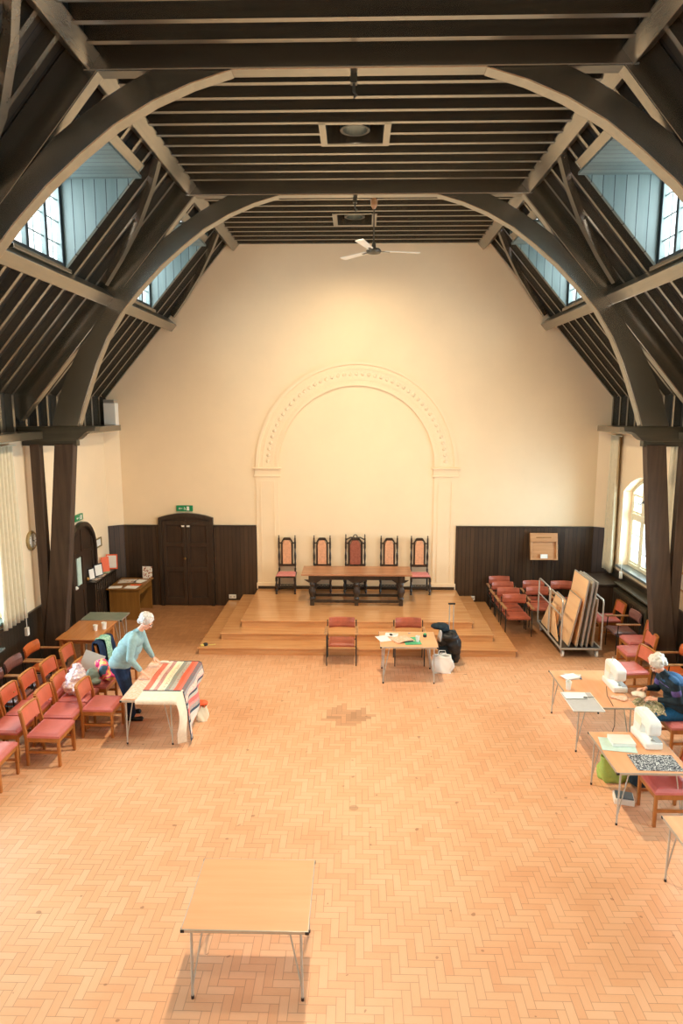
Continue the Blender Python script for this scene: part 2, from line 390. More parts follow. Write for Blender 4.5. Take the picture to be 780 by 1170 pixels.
# ------------------------------------------------------------------ the room
YB = 16.2; YF = -3.2; XW = 6.12; ZP = 4.4
TY = [3.45, 7.7, 12.0]            # front faces of the trusses
BAY = 4.25
WY = [(0.35, 2.7), (4.45, 6.8), (8.7, 11.05), (12.95, 15.3)]      # side window openings
ZS, ZSP, ZCR = 1.32, 3.05, 3.48
KX, KZ = -6.07, 5.167
OX, OZ = -3.075, 8.641; DX, DZ = -0.6529, -0.7575; NX, NZ = -0.7575, 0.6529
def SP(sd, s_, n_):               # point on the roof slope, sd=-1 left / +1 right
    x = OX + DX * s_ + NX * n_; z = OZ + DZ * s_ + NZ * n_
    return (x if sd < 0 else -x, z)
def slope(mb, sd, s0, s1, n0, n1, y0, y1):
    return mb.prism([SP(sd, s0, n0), SP(sd, s1, n0), SP(sd, s1, n1), SP(sd, s0, n1)], 'y', y0, y1)

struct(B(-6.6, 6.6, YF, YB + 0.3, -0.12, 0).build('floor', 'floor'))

def arch_z(y, y0, y1, zs=ZSP, zc=ZCR):
    h = (y1 - y0) / 2; rise = zc - zs; R = (h * h + rise * rise) / (2 * rise)
    d = y - (y0 + y1) / 2
    return zc - R + math.sqrt(max(R * R - d * d, 0))

def side_wall(sd, name):
    mb = MB(); x0, x1 = (XW, XW + 0.38)
    def bx(ya, yb, za, zb):
        mb.box(*(sorted((sd * x0, sd * x1))), ya, yb, za, zb)
    y = YF
    for (a, b) in (WY if sd > 0 else WY[:3]):
        bx(y, a, 0, ZP); bx(a, b, 0, ZS)
        N = 14
        for k in range(N):
            ya = a + (b - a) * k / N; yb = a + (b - a) * (k + 1) / N
            za = arch_z(ya, a, b); zb = arch_z(yb, a, b)
            xs = sorted((sd * x0, sd * x1))
            mb.prism([(ya, za), (yb, zb), (yb, ZP), (ya, ZP)], 'x', xs[0], xs[1])
        y = b
    bx(y, YB + 0.3, 0, ZP)
    return struct(mb.build(name, 'plaster'))
side_wall(-1, 'wall_left'); side_wall(1, 'wall_right')
# far wall follows the roof line; diagonal corner piers beside it
prof = [(-6.6, 0), (6.6, 0), (6.6, 4.9), (6.25, 5.45), (3.1, 9.1), (-3.1, 9.1), (-6.25, 5.45), (-6.6, 4.9)]
wb = MB().prism(prof, 'y', YB, YB + 0.3)
for sd in (-1, 1):
    p = [(sd * XW, YB - 0.2), (sd * 5.8, YB + 0.001), (sd * XW, YB + 0.001)]
    wb.prism(p if sd > 0 else p[::-1], 'z', 0, ZP)
struct(wb.build('wall_back', 'plaster'))
struct(MB().prism(prof, 'y', YF - 0.3, YF).build('wall_front', 'plaster'))

# ceiling: flat boarded part, boarded slopes, joists, rafters, wall studs
ceil = sroot('ceiling')
RC = [(-0.435, 0.346, 9.50, 10.13), (-0.41, 0.28, 13.70, 14.42), (-0.42, 0.30, 5.25, 5.93), (-0.42, 0.30, 1.0, 1.68)]
fb = MB(); ys = sorted([YF] + [v for r in RC for v in (r[2], r[3])] + [YB])
for ya, yb in zip(ys, ys[1:]):
    hit = [r for r in RC if abs(r[2] - ya) < 1e-6]
    if hit: r = hit[0]; fb.box(-3.1, r[0], ya, yb, 8.90, 8.93); fb.box(r[1], 3.1, ya, yb, 8.90, 8.93)
    else: fb.box(-3.1, 3.1, ya, yb, 8.90, 8.93)
fb.build('flat_boarding', 'boarding_flat', ceil)
DORM = [(8.68, 10.42), (12.93, 14.67), (4.43, 6.17)]
for sd in (-1, 1):
    sb = MB()
    slope(sb, sd, -0.3, 0.30, 0.13, 0.16, YF, YB); slope(sb, sd, 2.1, 5.1, 0.13, 0.16, YF, YB)
    y = YF
    for a, b in sorted(DORM): slope(sb, sd, 0.30, 2.1, 0.13, 0.16, y, a - 0.025); y = b + 0.025
    slope(sb, sd, 0.30, 2.1, 0.13, 0.16, y, YB)
    sb.box(*(sorted((sd * 6.2, sd * 6.26))), YF, YB, 4.3, 5.5)
    sb.build('sloping_boarding', 'boarding', ceil)
    y = 16.13
    while y > -3.0:
        inside = [d for d in DORM if d[0] - 0.03 < y < d[1] + 0.03]
        r = MB()
        if inside: slope(r, sd, -0.2, 0.28, 0, 0.13, y - 0.035, y + 0.035); slope(r, sd, 2.2, 4.60, 0, 0.13, y - 0.035, y + 0.035)
        else: slope(r, sd, -0.2, 4.60, 0, 0.13, y - 0.035, y + 0.035)
        r.build('rafter', 'timber', ceil)
        xs = sorted((sd * 6.06, sd * 6.2))
        B(xs[0], xs[1], y - 0.035, y + 0.035, 4.5, 5.2).build('wall_stud', 'timber', ceil)
        y -= 0.44
jys = []
y = 16.02
while y > 7.9: jys.append(y); y -= 0.366
y = 7.42
while y > -3.0: jys.append(y); y -= 0.366
for y in jys:
    hit = [r for r in RC if r[2] - 0.02 < y < r[3] + 0.02]
    if any(t - 0.20 < y < t + 0.26 for t in TY): continue
    if hit:
        r = hit[0]; j = MB().box(-2.79, r[0] - 0.02, y - 0.035, y + 0.035, 8.66, 8.90).box(r[1] + 0.02, 2.79, y - 0.035, y + 0.035, 8.66, 8.90)
    else: j = B(-2.79, 2.79, y - 0.035, y + 0.035, 8.66, 8.90)
    j.build('joist', 'timber_x', ceil)
for i, r in enumerate(RC):
    h = MB(); t = 0.09
    h.box(r[0] - t, r[0], r[2] - 0.05, r[3] + 0.05, 8.65, 8.92).box(r[1], r[1] + t, r[2] - 0.05, r[3] + 0.05, 8.65, 8.92)
    h.box(r[0] - t, r[1] + t, r[2] - 0.09, r[2] - 0.02, 8.655, 8.92).box(r[0] - t, r[1] + t, r[3] + 0.02, r[3] + 0.09, 8.655, 8.92)
    h.build('trimmer', 'timber_y', ceil)
    h = MB()
    h.box(r[0] - 0.03, r[0], r[2], r[3], 8.92, 9.3).box(r[1], r[1] + 0.03, r[2], r[3], 8.92, 9.3)
    h.box(r[0], r[1], r[2] - 0.03, r[2], 8.92, 9.3).box(r[0], r[1], r[3], r[3] + 0.03, 8.92, 9.3).box(r[0] - .03, r[1] + .03, r[2] - .03, r[3] + .03, 9.3, 9.33)
    h.build('lamp_recess_lining', 'timber_y', ceil)
    if i < 3:
        lab = ['round downlight deep in the nearer of the two visible ceiling recesses', 'round downlight deep in the far ceiling recess above the fan', None][i]
        if lab is None: continue
        cx, cy = (r[0] + r[1]) / 2, (r[2] + r[3]) / 2
        t_ = thing('ceiling_downlight', lab, 'light', (cx, cy, 8.86))
        MB().lathe([(0.20, 0.40), (0.205, 0), (0.205, -0.15), (0.165, -0.15), (0.16, 0.05)], n=24).build('lamp_housing', 'black_metal', t_, smooth=False)
        MB().lathe([(0.10, 0.06), (0.16, 0.0)], n=24).build('lamp_face', 'lamp', t_)

# far-wall: plate ends on the corners, wall plates along both sides
for sd, nm in ((-1, 'left'), (1, 'right')):
    xs = sorted((sd * 5.69, sd * 6.2))
    o = B(xs[0], xs[1], YF, 16.02, 4.40, 4.53).build('wall_plate', 'timber_y', bevel=0.008)
    tag(o, 'long dark timber wall plate along the top of the %s side wall' % nm, 'roof timber')
    # purlins
    lp = MB(); slope(lp, sd, 2.13, 2.33, -0.245, 0.0, YF, 16.18)
    tag(lp.build('purlin', 'timber_y', bevel=0.012), 'square timber purlin running below the dormer windows on the %s roof slope' % nm, 'roof timber')
    tp = MB(); slope(tp, sd, -0.25, -0.04, -0.215, 0.05, YF, 16.18)
    tag(tp.build('purlin', 'timber_y', bevel=0.012), 'square timber purlin at the %s edge of the flat ceiling' % nm, 'roof timber')
    # wind braces
    base = [(-3.02, 14.86), (-3.29, 15.29), (-3.66, 15.72), (-4.06, 15.98), (-4.40, 16.12)]
    for bi, off in enumerate((0.0, -4.28, -8.53)):
        wbm = MB()
        pts = [((-3.075 - x) / 0.6529, yy + off) for x, yy in base]
        for (s0, ya), (s1, yb) in zip(pts, pts[1:]):
            A = []
            for (ss, yy) in ((s0, ya), (s1, yb)):
                for dn in (-0.10, 0.0):
                    for dy in (-0.075, 0.075):
                        X, Z = SP(sd, ss, dn); A.append(wbm.bm.verts.new((X, min(yy + dy, 16.19), Z)))
            a = A
            for f in ((0, 1, 3, 2), (4, 6, 7, 5), (0, 4, 5, 1), (2, 3, 7, 6), (0, 2, 6, 4), (1, 5, 7, 3)): wbm.bm.faces.new([a[i] for i in f])
        tag(wbm.build('wind_brace', 'timber'), 'curved wind brace on the %s slope %s' % (nm, ['next to the pale end wall', 'just before the far truss', 'just before the near truss'][bi]), 'roof timber')

# trusses
INN = [(-5.04, 4.62), (-4.93, 4.95), (-4.80, 5.3), (-4.63, 5.74), (-4.42, 6.18), (-4.14, 6.61), (-3.80, 7.0), (-3.42, 7.38), (-3.02, 7.71), (-2.64, 7.99), (-2.2, 8.23), (-1.78, 8.40), (-1.35, 8.525)]
OUT = [(-5.52, 4.62), (-5.46, 4.85), (-5.36, 5.15), (-5.18, 5.55), (-4.95, 5.98), (-4.60, 6.46), (-4.2, 6.92), (-3.75, 7.42), (-3.36, 7.84), (-3.05, 8.06), (-2.72, 8.27), (-2.45, 8.42), (-2.2, 8.54)]
def mir(p, sd): return [(-sd * x, z) for x, z in p]
def truss(y, where):
    t = thing('roof_truss', 'arched timber roof truss with curved braces, %s' % where, 'roof truss', (0, y, 0))
    d = 0.20
    B(-2.95, 2.95, 0, d, 8.53, 8.86).build('collar_beam', 'timber_x', t, bevel=0.015)
    for sd in (-1, 1):
        MB().ribbon(mir(INN, sd), mir(OUT, sd), 'y', 0.0, d).build('arch_brace', 'timber', t, bevel=0.012)
        pr = MB(); slope(pr, sd, -0.15, 4.95, -0.285, 0.12, 0.01, d - 0.01)
        pr.build('principal_rafter', 'timber', t, bevel=0.012)
        hb = [(-6.15, 4.36), (-5.16, 4.36), (-5.06, 4.385), (-4.99, 4.44), (-4.93, 4.50), (-4.86, 4.53), (-4.74, 4.535), (-4.72, 4.62), (-6.15, 4.62)]
        MB().prism(mir(hb, sd), 'y', -0.02, d + 0.02).build('hammer_plate', 'timber_low', t, bevel=0.008)
        MB().prism(mir([(-6.1, 4.27), (-5.1, 4.27), (-5.1, 4.37), (-6.1, 4.37)], sd), 'y', 0.03, d - 0.03).build('bolster', 'timber_low', t)
        MB().prism(mir([(-5.50, 4.3), (-5.15, 4.3), (-5.40, 1.8), (-5.62, 0.0), (-6.03, 0.0), (-5.77, 1.8)], sd), 'y', 0.0, d).build('raking_post', 'timber_z', t, bevel=0.012)
        MB().prism(mir([(-5.97, 4.3), (-5.79, 4.3), (-5.79, 0), (-5.97, 0)], sd), 'y', 0.02, d - 0.02).build('wall_post', 'timber_z', t, bevel=0.01)
    return t
truss(12.0, 'the far one nearer the stage')
truss(7.7, 'the near one at the top of the photo')
for y, w in ((7.7, 'near'), (12.0, 'far')):
    h = MB().box(-0.085, -0.015, y + 0.12, y + 0.20, 8.44, 8.535).tube([(-0.05, y + 0.16, 8.44), (-0.05, y + 0.16, 8.36), (-0.02, y + 0.16, 8.33), (-0.05, y + 0.16, 8.30)], 0.014)
    tag(h.build('ceiling_hook', 'dark_iron'), 'small iron hook fixed under the middle of the %s collar beam' % w, 'hook')

# dormers: window, cheeks, head
wn = 0
for bi, (ya, yb) in enumerate(DORM):
    for sd in (-1, 1):
        wn += 1
        w = sroot('window_%d' % wn)
        X = 4.42; zt, zb = 8.31, 7.06
        def P(l): return [(sd * a, b) for a, b in l]
        # cheeks
        for y0, y1 in ((ya - 0.03, ya), (yb, yb + 0.03)):
            MB().prism(P([(3.16, 8.58), (X + 0.12, 8.58), (X + 0.12, 6.9), (X - 0.0, 7.05), (3.18, 8.47)]), 'y', y0, y1).build('cheek_boarding', 'dormer_y', w)
            lin_ = MB(); slope(lin_, sd, 0.30, 2.14, -0.02, 0.035, y0 - 0.015 if y0 < ya else y0 - 0.008, y1 + 0.008 if y0 < ya else y1 + 0.045); lin_.build('cheek_trim', 'dormer_y', w)
        MB().prism(P([(3.2, zt), (X + 0.14, zt), (X + 0.14, zt + 0.04), (3.2, zt + 0.04)]), 'y', ya, yb).build('head_boarding', 'dormer_x', w)
        tm = MB(); slope(tm, sd, 0.16, 0.33, -0.03, 0.16, ya - 0.05, yb + 0.05); tm.build('head_trimmer', 'timber_y', w, bevel=0.008)
        fr = MB(); xs = sorted((sd * X, sd * (X + 0.07)))
        def fb_(y0, y1, z0, z1, o=0): fr.box(xs[0], xs[1], y0, y1, z0, z1)
        fb_(ya, yb, zb - 0.06, zb + 0.05); fb_(ya, yb, zt - 0.06, zt)
        fb_(ya, ya + 0.06, zb, zt); fb_(yb - 0.07, yb, zb, zt)
        for k in (1, 2): ym = ya + 0.02 + (yb - ya) * k / 3; fb_(ym - 0.035, ym + 0.035, zb, zt)
        fr.build('frame', 'dormer_y', w)
        gb = MB(); xc = sd * (X + 0.045)
        for k in range(1, 4): z = zb + (zt - zb) * k / 4; gb.box(xc - 0.006, xc + 0.006, ya, yb, z - 0.008, z + 0.008)
        for k in range(3):
            ym = ya + (yb - ya) * (k + 0.5) / 3; gb.box(xc - 0.006, xc + 0.006, ym - 0.007, ym + 0.007, zb, zt)
        gb.build('glazing_bars', 'dormer_y', w)
        B(*sorted((sd * (X + 0.050), sd * (X + 0.054))), ya, yb, zb, zt).build('pane', 'glass', w)
        B(*sorted((sd * (X - 0.10), sd * (X + 0.08))), ya, yb, zb - 0.10, zb - 0.04).build('window_sill', 'timber_y', w, bevel=0.008)

# side windows
for bi, (ya, yb) in enumerate(WY):
    for sd in (-1, 1):
        if sd < 0 and bi == 3: continue
        wn += 1; w = sroot('window_%d' % wn)
        xf0, xf1 = 6.32, 6.38; xs = sorted((sd * xf0, sd * xf1))
        f = MB()
        n = 16
        inner = [(ya + (yb - ya) * k / n, arch_z(ya + (yb - ya) * k / n, ya, yb) + 0.02) for k in range(n + 1)]
        lower = [(y, z - 0.10) for y, z in inner]
        f.ribbon(lower, inner, 'x', xs[0] , xs[1])
        f.box(xs[0], xs[1], ya, ya + 0.07, ZS, 3.1).box(xs[0], xs[1], yb - 0.07, yb, ZS, 3.1).box(xs[0], xs[1], ya, yb, ZS, ZS + 0.08).box(xs[0] - 0.01, xs[1] + 0.01, ya, yb, 2.46, 2.56)
        L = 4
        for k in range(1, L):
            ym = ya + (yb - ya) * k / L; f.box(xs[0], xs[1], ym - 0.045, ym + 0.045, ZS, arch_z(ym, ya, yb) - 0.04)
        f.build('frame', 'cream_paint', w, bevel=0.006)
        s_ = MB(); xq = sorted((sd * 6.34, sd * 6.37))
        for k in range(L):
            a = ya + (yb - ya) * k / L + 0.05; b = ya + (yb - ya) * (k + 1) / L - 0.05
            for z0, z1 in ((ZS + 0.09, 2.45), (2.57, min(arch_z(a, ya, yb), arch_z(b, ya, yb)) - 0.09)):
                s_.box(xq[0], xq[1], a, a + 0.045, z0, z1).box(xq[0], xq[1], b - 0.045, b, z0, z1).box(xq[0], xq[1], a, b, z0, z0 + 0.045).box(xq[0], xq[1], a, b, z1 - 0.045, z1)
        s_.build('sash', 'cream_paint', w)
        g = MB(); xq = sorted((sd * 6.35, sd * 6.362))
        for k in range(L):
            m_ = ya + (yb - ya) * (k + 0.5) / L; g.box(xq[0], xq[1], m_ - 0.009, m_ + 0.009, ZS, 3.0)
        for z in (1.72, 2.08, 2.80): g.box(xq[0], xq[1], ya, yb, z - 0.009, z + 0.009)
        g.build('glazing_bars', 'sill', w)
        MB().prism([(ya, ZS), (yb, ZS)] + [(y, z) for y, z in inner[::-1]], 'x', *sorted((sd * 6.366, sd * 6.370))).build('pane', 'glass', w)
        B(*sorted((sd * 6.06, sd * 6.40)), ya - 0.06, yb + 0.06, ZS - 0.05, ZS + 0.004).build('window_sill', 'sill', w, bevel=0.008)
        if sd > 0 and bi == 3:
            MB().box(6.30, 6.33, 14.62, 14.66, 2.86, 2.92).tube([(6.31, 14.64, 2.89), (6.24, 14.64, 2.86)], 0.012).build('window_catch', 'black_metal', w)
            MB().tube([(6.31, 14.16, 1.86), (6.24, 14.12, 1.88), (6.22, 14.02, 1.9)], 0.010).build('window_stay', 'black_metal', w)

# wainscot
def trim(name, mb, m, bevel=0.0): return struct(mb.build(name, m, bevel=bevel))
PZ = 2.03
trim('trim_1', MB().box(-5.80, -4.93, YB - 0.04, YB, 0, PZ).box(-3.55, -2.49, YB - 0.04, YB, 0, PZ).box(2.44, 5.80, YB - 0.04, YB, 0, PZ), 'panel_x')
trim('trim_2', MB().box(-5.80, -4.93, YB - 0.065, YB, PZ, PZ + 0.035).box(-3.55, -2.49, YB - 0.065, YB, PZ, PZ + 0.035).box(2.44, 5.80, YB - 0.065, YB, PZ, PZ + 0.035), 'darkwood', 0.006)
for i, sd in enumerate((-1, 1)):
    p = [(sd * (XW + 0.002), YB - 0.245), (sd * 5.79, YB - 0.045), (sd * 5.80, YB), (sd * (XW + 0.002), YB - 0.19)]
    trim('trim_%d' % (3 + i), MB().prism(p, 'z', 0, PZ).prism([(a - sd * 0.01, b - 0.02) for a, b in p], 'z', PZ, PZ + 0.035), 'panel_x')
    DZ_ = 1.15
    mb = MB()
    segs = [(YF, 13.55), (15.02, YB - 0.24)] if sd < 0 else [(YF, YB - 0.24)]
    for a, b in segs:
        mb.box(*sorted((sd * (XW - 0.03), sd * XW)), a, b, 0, DZ_)
    trim('trim_%d' % (5 + i), mb, 'panel_y')
    mb = MB()
    for a, b in segs:
        mb.box(*sorted((sd * (XW - 0.05), sd * XW)), a, b, DZ_, DZ_ + 0.035)
    trim('trim_%d' % (7 + i), mb, 'darkwood', 0.005)
# moulded plaster arch on the far wall
def arc(R, n=48, z0=3.50): return [(-R * math.cos(PI * k / n) - 0.02, z0 + R * math.sin(PI * k / n) * 1.035) for k in range(n + 1)]
def band(r0, r1, t, m='plaster_band', y=YB): return MB().ribbon(arc(r0), arc(r1), 'y', y - t, y).build('moulding', m, AR)
AR = sroot('trim_9')
band(1.90, 2.46, 0.018); band(2.38, 2.46, 0.036, 'plaster'); band(1.90, 1.96, 0.036, 'plaster'); band(2.03, 2.06, 0.026, 'plaster'); band(2.27, 2.30, 0.026, 'plaster')
# small egg-like relief in the arch band
rl = MB()
for k in range(1, 46):
    a = PI * k / 46; rl.ball((-2.165 * math.cos(a) - 0.02, YB - 0.018, 3.5 + 2.165 * math.sin(a) * 1.035), (0.05, 0.0022, 0.05), None, 1)
rl.build('relief_ornament', 'plaster_band', AR, smooth=True)
for sx in (-1, 1):
    x0, x1 = sorted((sx * 1.90 - 0.02, sx * 2.46 - 0.02))
    B(x0, x1, YB - 0.018, YB, 0.45, 3.30).build('pilaster', 'plaster', AR)
    MB().box(x0 + 0.10, x0 + 0.13, YB - 0.028, YB, 0.62, 3.16).box(x1 - 0.13, x1 - 0.10, YB - 0.028, YB, 0.62, 3.16).box(x0 + 0.10, x1 - 0.10, YB - 0.028, YB, 3.14, 3.17).build('pilaster_bead', 'plaster', AR)
    MB().box(x0 - 0.07, x1 + 0.07, YB - 0.075, YB, 3.46, 3.50).box(x0 - 0.03, x1 + 0.03, YB - 0.028, YB, 3.30, 3.46).box(x0 - 0.05, x1 + 0.05, YB - 0.04, YB, 3.27, 3.31).build('capital', 'plaster', AR, bevel=0.008)
    B(x0 - 0.02, x1 + 0.02, YB - 0.055, YB, 0.45, 0.60).build('pilaster_foot', 'plaster', AR, bevel=0.006)
struct(B(-2.47, 2.43, YB - 0.06, YB, 0.45, 0.52).build('baseboard_back', 'darkwood'))

# double door in the far wall
d = sroot('door_1')
X0, X1 = -4.92, -3.56; cx = (X0 + X1) / 2
def dtop(x, o=0.0): h = (X1 - X0) / 2; return 2.25 + 0.115 * (1 - ((x - cx) / h) ** 2) + o
n = 14; xsn = [X0 + (X1 - X0) * k / n for k in range(n + 1)]
MB().ribbon([(x, dtop(x) - 0.09) for x in xsn], [(x, dtop(x, 0.0)) for x in xsn], 'y', YB - 0.09, YB).box(X0, X0 + 0.09, YB - 0.09, YB, 0, 2.20).box(X1 - 0.09, X1, YB - 0.09, YB, 0, 2.20).build('door_frame', 'darkwood', d)
for a, b in ((X0 + 0.09, cx - 0.005), (cx + 0.005, X1 - 0.09)):
    xx = [a + (b - a) * k / 6 for k in range(7)]
    MB().ribbon([(x, 0.01) for x in xx], [(x, dtop(x) - 0.09) for x in xx], 'y', YB - 0.035, YB).build('door_leaf', 'doorwood', d)
    f = MB(); y0, y1 = YB - 0.065, YB - 0.035
    f.box(a, a + 0.09, y0, y1, 0.01, 2.16).box(b - 0.09, b, y0, y1, 0.01, 2.16)
    for z0, z1 in ((0.01, 0.22), (0.88, 1.0), (1.52, 1.62), (2.06, 2.17)): f.box(a, b, y0, y1, z0, z1)
    f.build('door_rails', 'doorwood', d, bevel=0.006)
MB().lathe([(0.03, 0), (0.035, 0.02), (0.02, 0.05)], (0, 0, 0), 12, TR(cx - 0.04, YB - 0.065, 1.22) @ RX(PI / 2)).build('door_knob', 'brass', d)
for x in (cx - 0.07, cx + 0.06): B(x - 0.035, x + 0.035, YB - 0.085, YB - 0.06, 2.02, 2.06).build('white_tab', 'white', d)

# arched side door in the left wall
d = sroot('door_2')
Y0, Y1 = 13.60, 14.98; cy = (Y0 + Y1) / 2; hw = (Y1 - Y0) / 2; ZSD = 1.75
def dz(y, k=1.0): return ZSD + 0.71 * math.sqrt(max(0, 1 - ((y - cy) / hw) ** 2)) * k
n = 20; yn = [Y0 + (Y1 - Y0) * (1 - math.cos(PI * k / n)) / 2 for k in range(n + 1)]
outer = [(y, dz(y)) for y in yn]; inr = [(cy + (y - cy) * 0.87, ZSD + (z - ZSD) * 0.86) for y, z in outer]
fx0, fx1 = -XW, -XW + 0.10
MB().ribbon(inr, outer, 'x', fx0, fx1).box(fx0, fx1, Y0, Y0 + 0.09, 0, ZSD).box(fx0, fx1, Y1 - 0.09, Y1, 0, ZSD).build('door_frame', 'darkwood', d)
MB().prism([(inr[0][0] + 0.001, 0.01), (inr[-1][0], 0.01)] + inr[::-1], 'x', fx0, fx0 + 0.03).build('door_leaf', 'doorwood', d)
f = MB(); x0, x1 = fx0 + 0.03, fx0 + 0.055
for (a, b) in ((Y0 + 0.09, Y0 + 0.19), (cy - 0.06, cy + 0.06), (Y1 - 0.19, Y1 - 0.09)):
    f.box(x0, x1, a, b, 0.01, min(dz(a), dz(b)) - 0.06)
for z0, z1 in ((0.01, 0.22), (0.95, 1.07), (1.72, 1.82)): f.box(x0, x1, Y0 + 0.09, Y1 - 0.09, z0, z1)
f.build('door_rails', 'doorwood', d, bevel=0.006)
B(x0, x1 - 0.005, Y0 + 0.36, Y0 + 0.56, 1.10, 1.70).build('glazed_panel', 'blind', d)
MB().lathe([(0.03, 0), (0.045, 0.03), (0.02, 0.07)], (0, 0, 0), 14, TR(x1, cy + 0.10, 1.14) @ RY(PI / 2)).build('door_knob', 'brass', d)
MB().lathe([(0.03, 0), (0.045, 0.03), (0.02, 0.07)], (0, 0, 0), 14, TR(x1, cy - 0.52, 1.10) @ RY(PI / 2)).build('door_knob', 'white', d)

# stage
st = thing('stage', 'polished wooden stage platform with two wide steps on three sides', 'stage', (0, YB, 0))
def tier(hx, y0, z0, z1, nm):
    B(-hx, hx, y0 - YB, -0.06, z0, z1 - 0.03).build(nm, 'stage', st)
    B(-hx - 0.02, hx + 0.02, y0 - 0.02 - YB, -0.06, z1 - 0.03, z1).build('tread', 'stage', st, bevel=0.008)
tier(3.20, 12.82, 0.0, 0.15, 'lower_step'); tier(2.83, 13.28, 0.15, 0.30, 'upper_step'); tier(2.46, 13.66, 0.30, 0.45, 'platform')
for i, x in enumerate((-3.12, 2.86)):
    t_ = thing('wall_socket', 'white double socket low on the panelling at the %s of the stage' % ('left' if i == 0 else 'right'), 'socket', (x, YB - 0.04, 0.24))
    B(-0.09, 0.09, -0.03, 0, -0.05, 0.05).build('socket_plate', 'white', t_, bevel=0.006)
    for q in (-0.045, 0.045): B(q - 0.02, q + 0.02, -0.034, -0.029, -0.02, 0.02).build('switch', 'paper_grey', t_)
# ------------------------------------------------------------------ chairs
def make_chair(label, loc, rz, group):
    t = thing('upholstered_chair', label, 'chair', loc, rz, group)
    mb = MB()
    for j in range(7):
        pass
    def cush(u, v):
        x = -0.225 + 0.47 * u; y = -0.245 + 0.49 * v
        e = min(u, 1 - u, v, 1 - v); return (x, y, 0.455 + 0.035 * min(1, (e / 0.10)) ** 0.5)
    mb.grid(cush, 14, 14)
    mb.box(-0.225, 0.245, -0.245, 0.245, 0.425, 0.456)
    mb.build('seat', 'salmon', t, smooth=False)
    bk = MB()
    bow = lambda y: -0.035 * (1 - (y / 0.25) ** 2)
    N = 8; ys = [-0.215 + 0.43 * k / N for k in range(N + 1)]
    for z0, z1, x0 in ((0.575, 0.785, -0.262),):
        for a, b in zip(ys, ys[1:]):
            P = []
            for (yy) in (a, b):
                for (zz, xx) in ((z0, -0.258), (z1, -0.297)):
                    for th in (0.0, -0.035): P.append(bk.bm.verts.new((xx + th + bow(yy) + 0.02, yy, zz)))
            for f in ((0, 2, 6, 4), (1, 5, 7, 3), (2, 3, 7, 6), (0, 4, 5, 1), (0, 1, 3, 2), (4, 6, 7, 5)): bk.bm.faces.new([P[i] for i in f])
    bmesh.ops.remove_doubles(bk.bm, verts=bk.bm.verts, dist=1e-5)
    bk.build('backrest', 'salmon_back', t, smooth=False)
    tr = MB()
    for a, b in zip(ys, ys[1:]):
        ra = -0.30 + bow(a) + 0.018; rb = -0.30 + bow(b) + 0.018
        tr.prism([(ra, a), (rb, b), (rb - 0.042, b), (ra - 0.042, a)], 'z', 0.785, 0.805)
    bmesh.ops.remove_doubles(tr.bm, verts=tr.bm.verts, dist=1e-5)
    tr.build('top_rail', 'orange_wood', t)
    f = MB().box(-0.23, 0.235, -0.235, -0.205, 0.355, 0.425).box(-0.23, 0.235, 0.205, 0.235, 0.355, 0.425).box(0.205, 0.235, -0.235, 0.235, 0.355, 0.425).box(-0.23, -0.20, -0.235, 0.235, 0.355, 0.425)
    f.build('seat_frame', 'orange_wood', t, bevel=0.004)
    for sy in (-1, 1):
        B(0.205, 0.243, sy * 0.225 - 0.019, sy * 0.225 + 0.019, 0, 0.425).build('leg', 'orange_wood', t, bevel=0.005)
        MB().prism([(-0.25, 0), (-0.212, 0), (-0.205, 0.40), (-0.215, 0.50), (-0.272, 0.79), (-0.318, 0.80), (-0.262, 0.50), (-0.250, 0.38)], 'y', sy * 0.228 - 0.018, sy * 0.228 + 0.018).build('leg', 'orange_wood', t, bevel=0.005)
        B(-0.23, 0.225, sy * 0.225 - 0.010, sy * 0.225 + 0.010, 0.19, 0.225).build('stretcher', 'orange_wood', t)
    return t

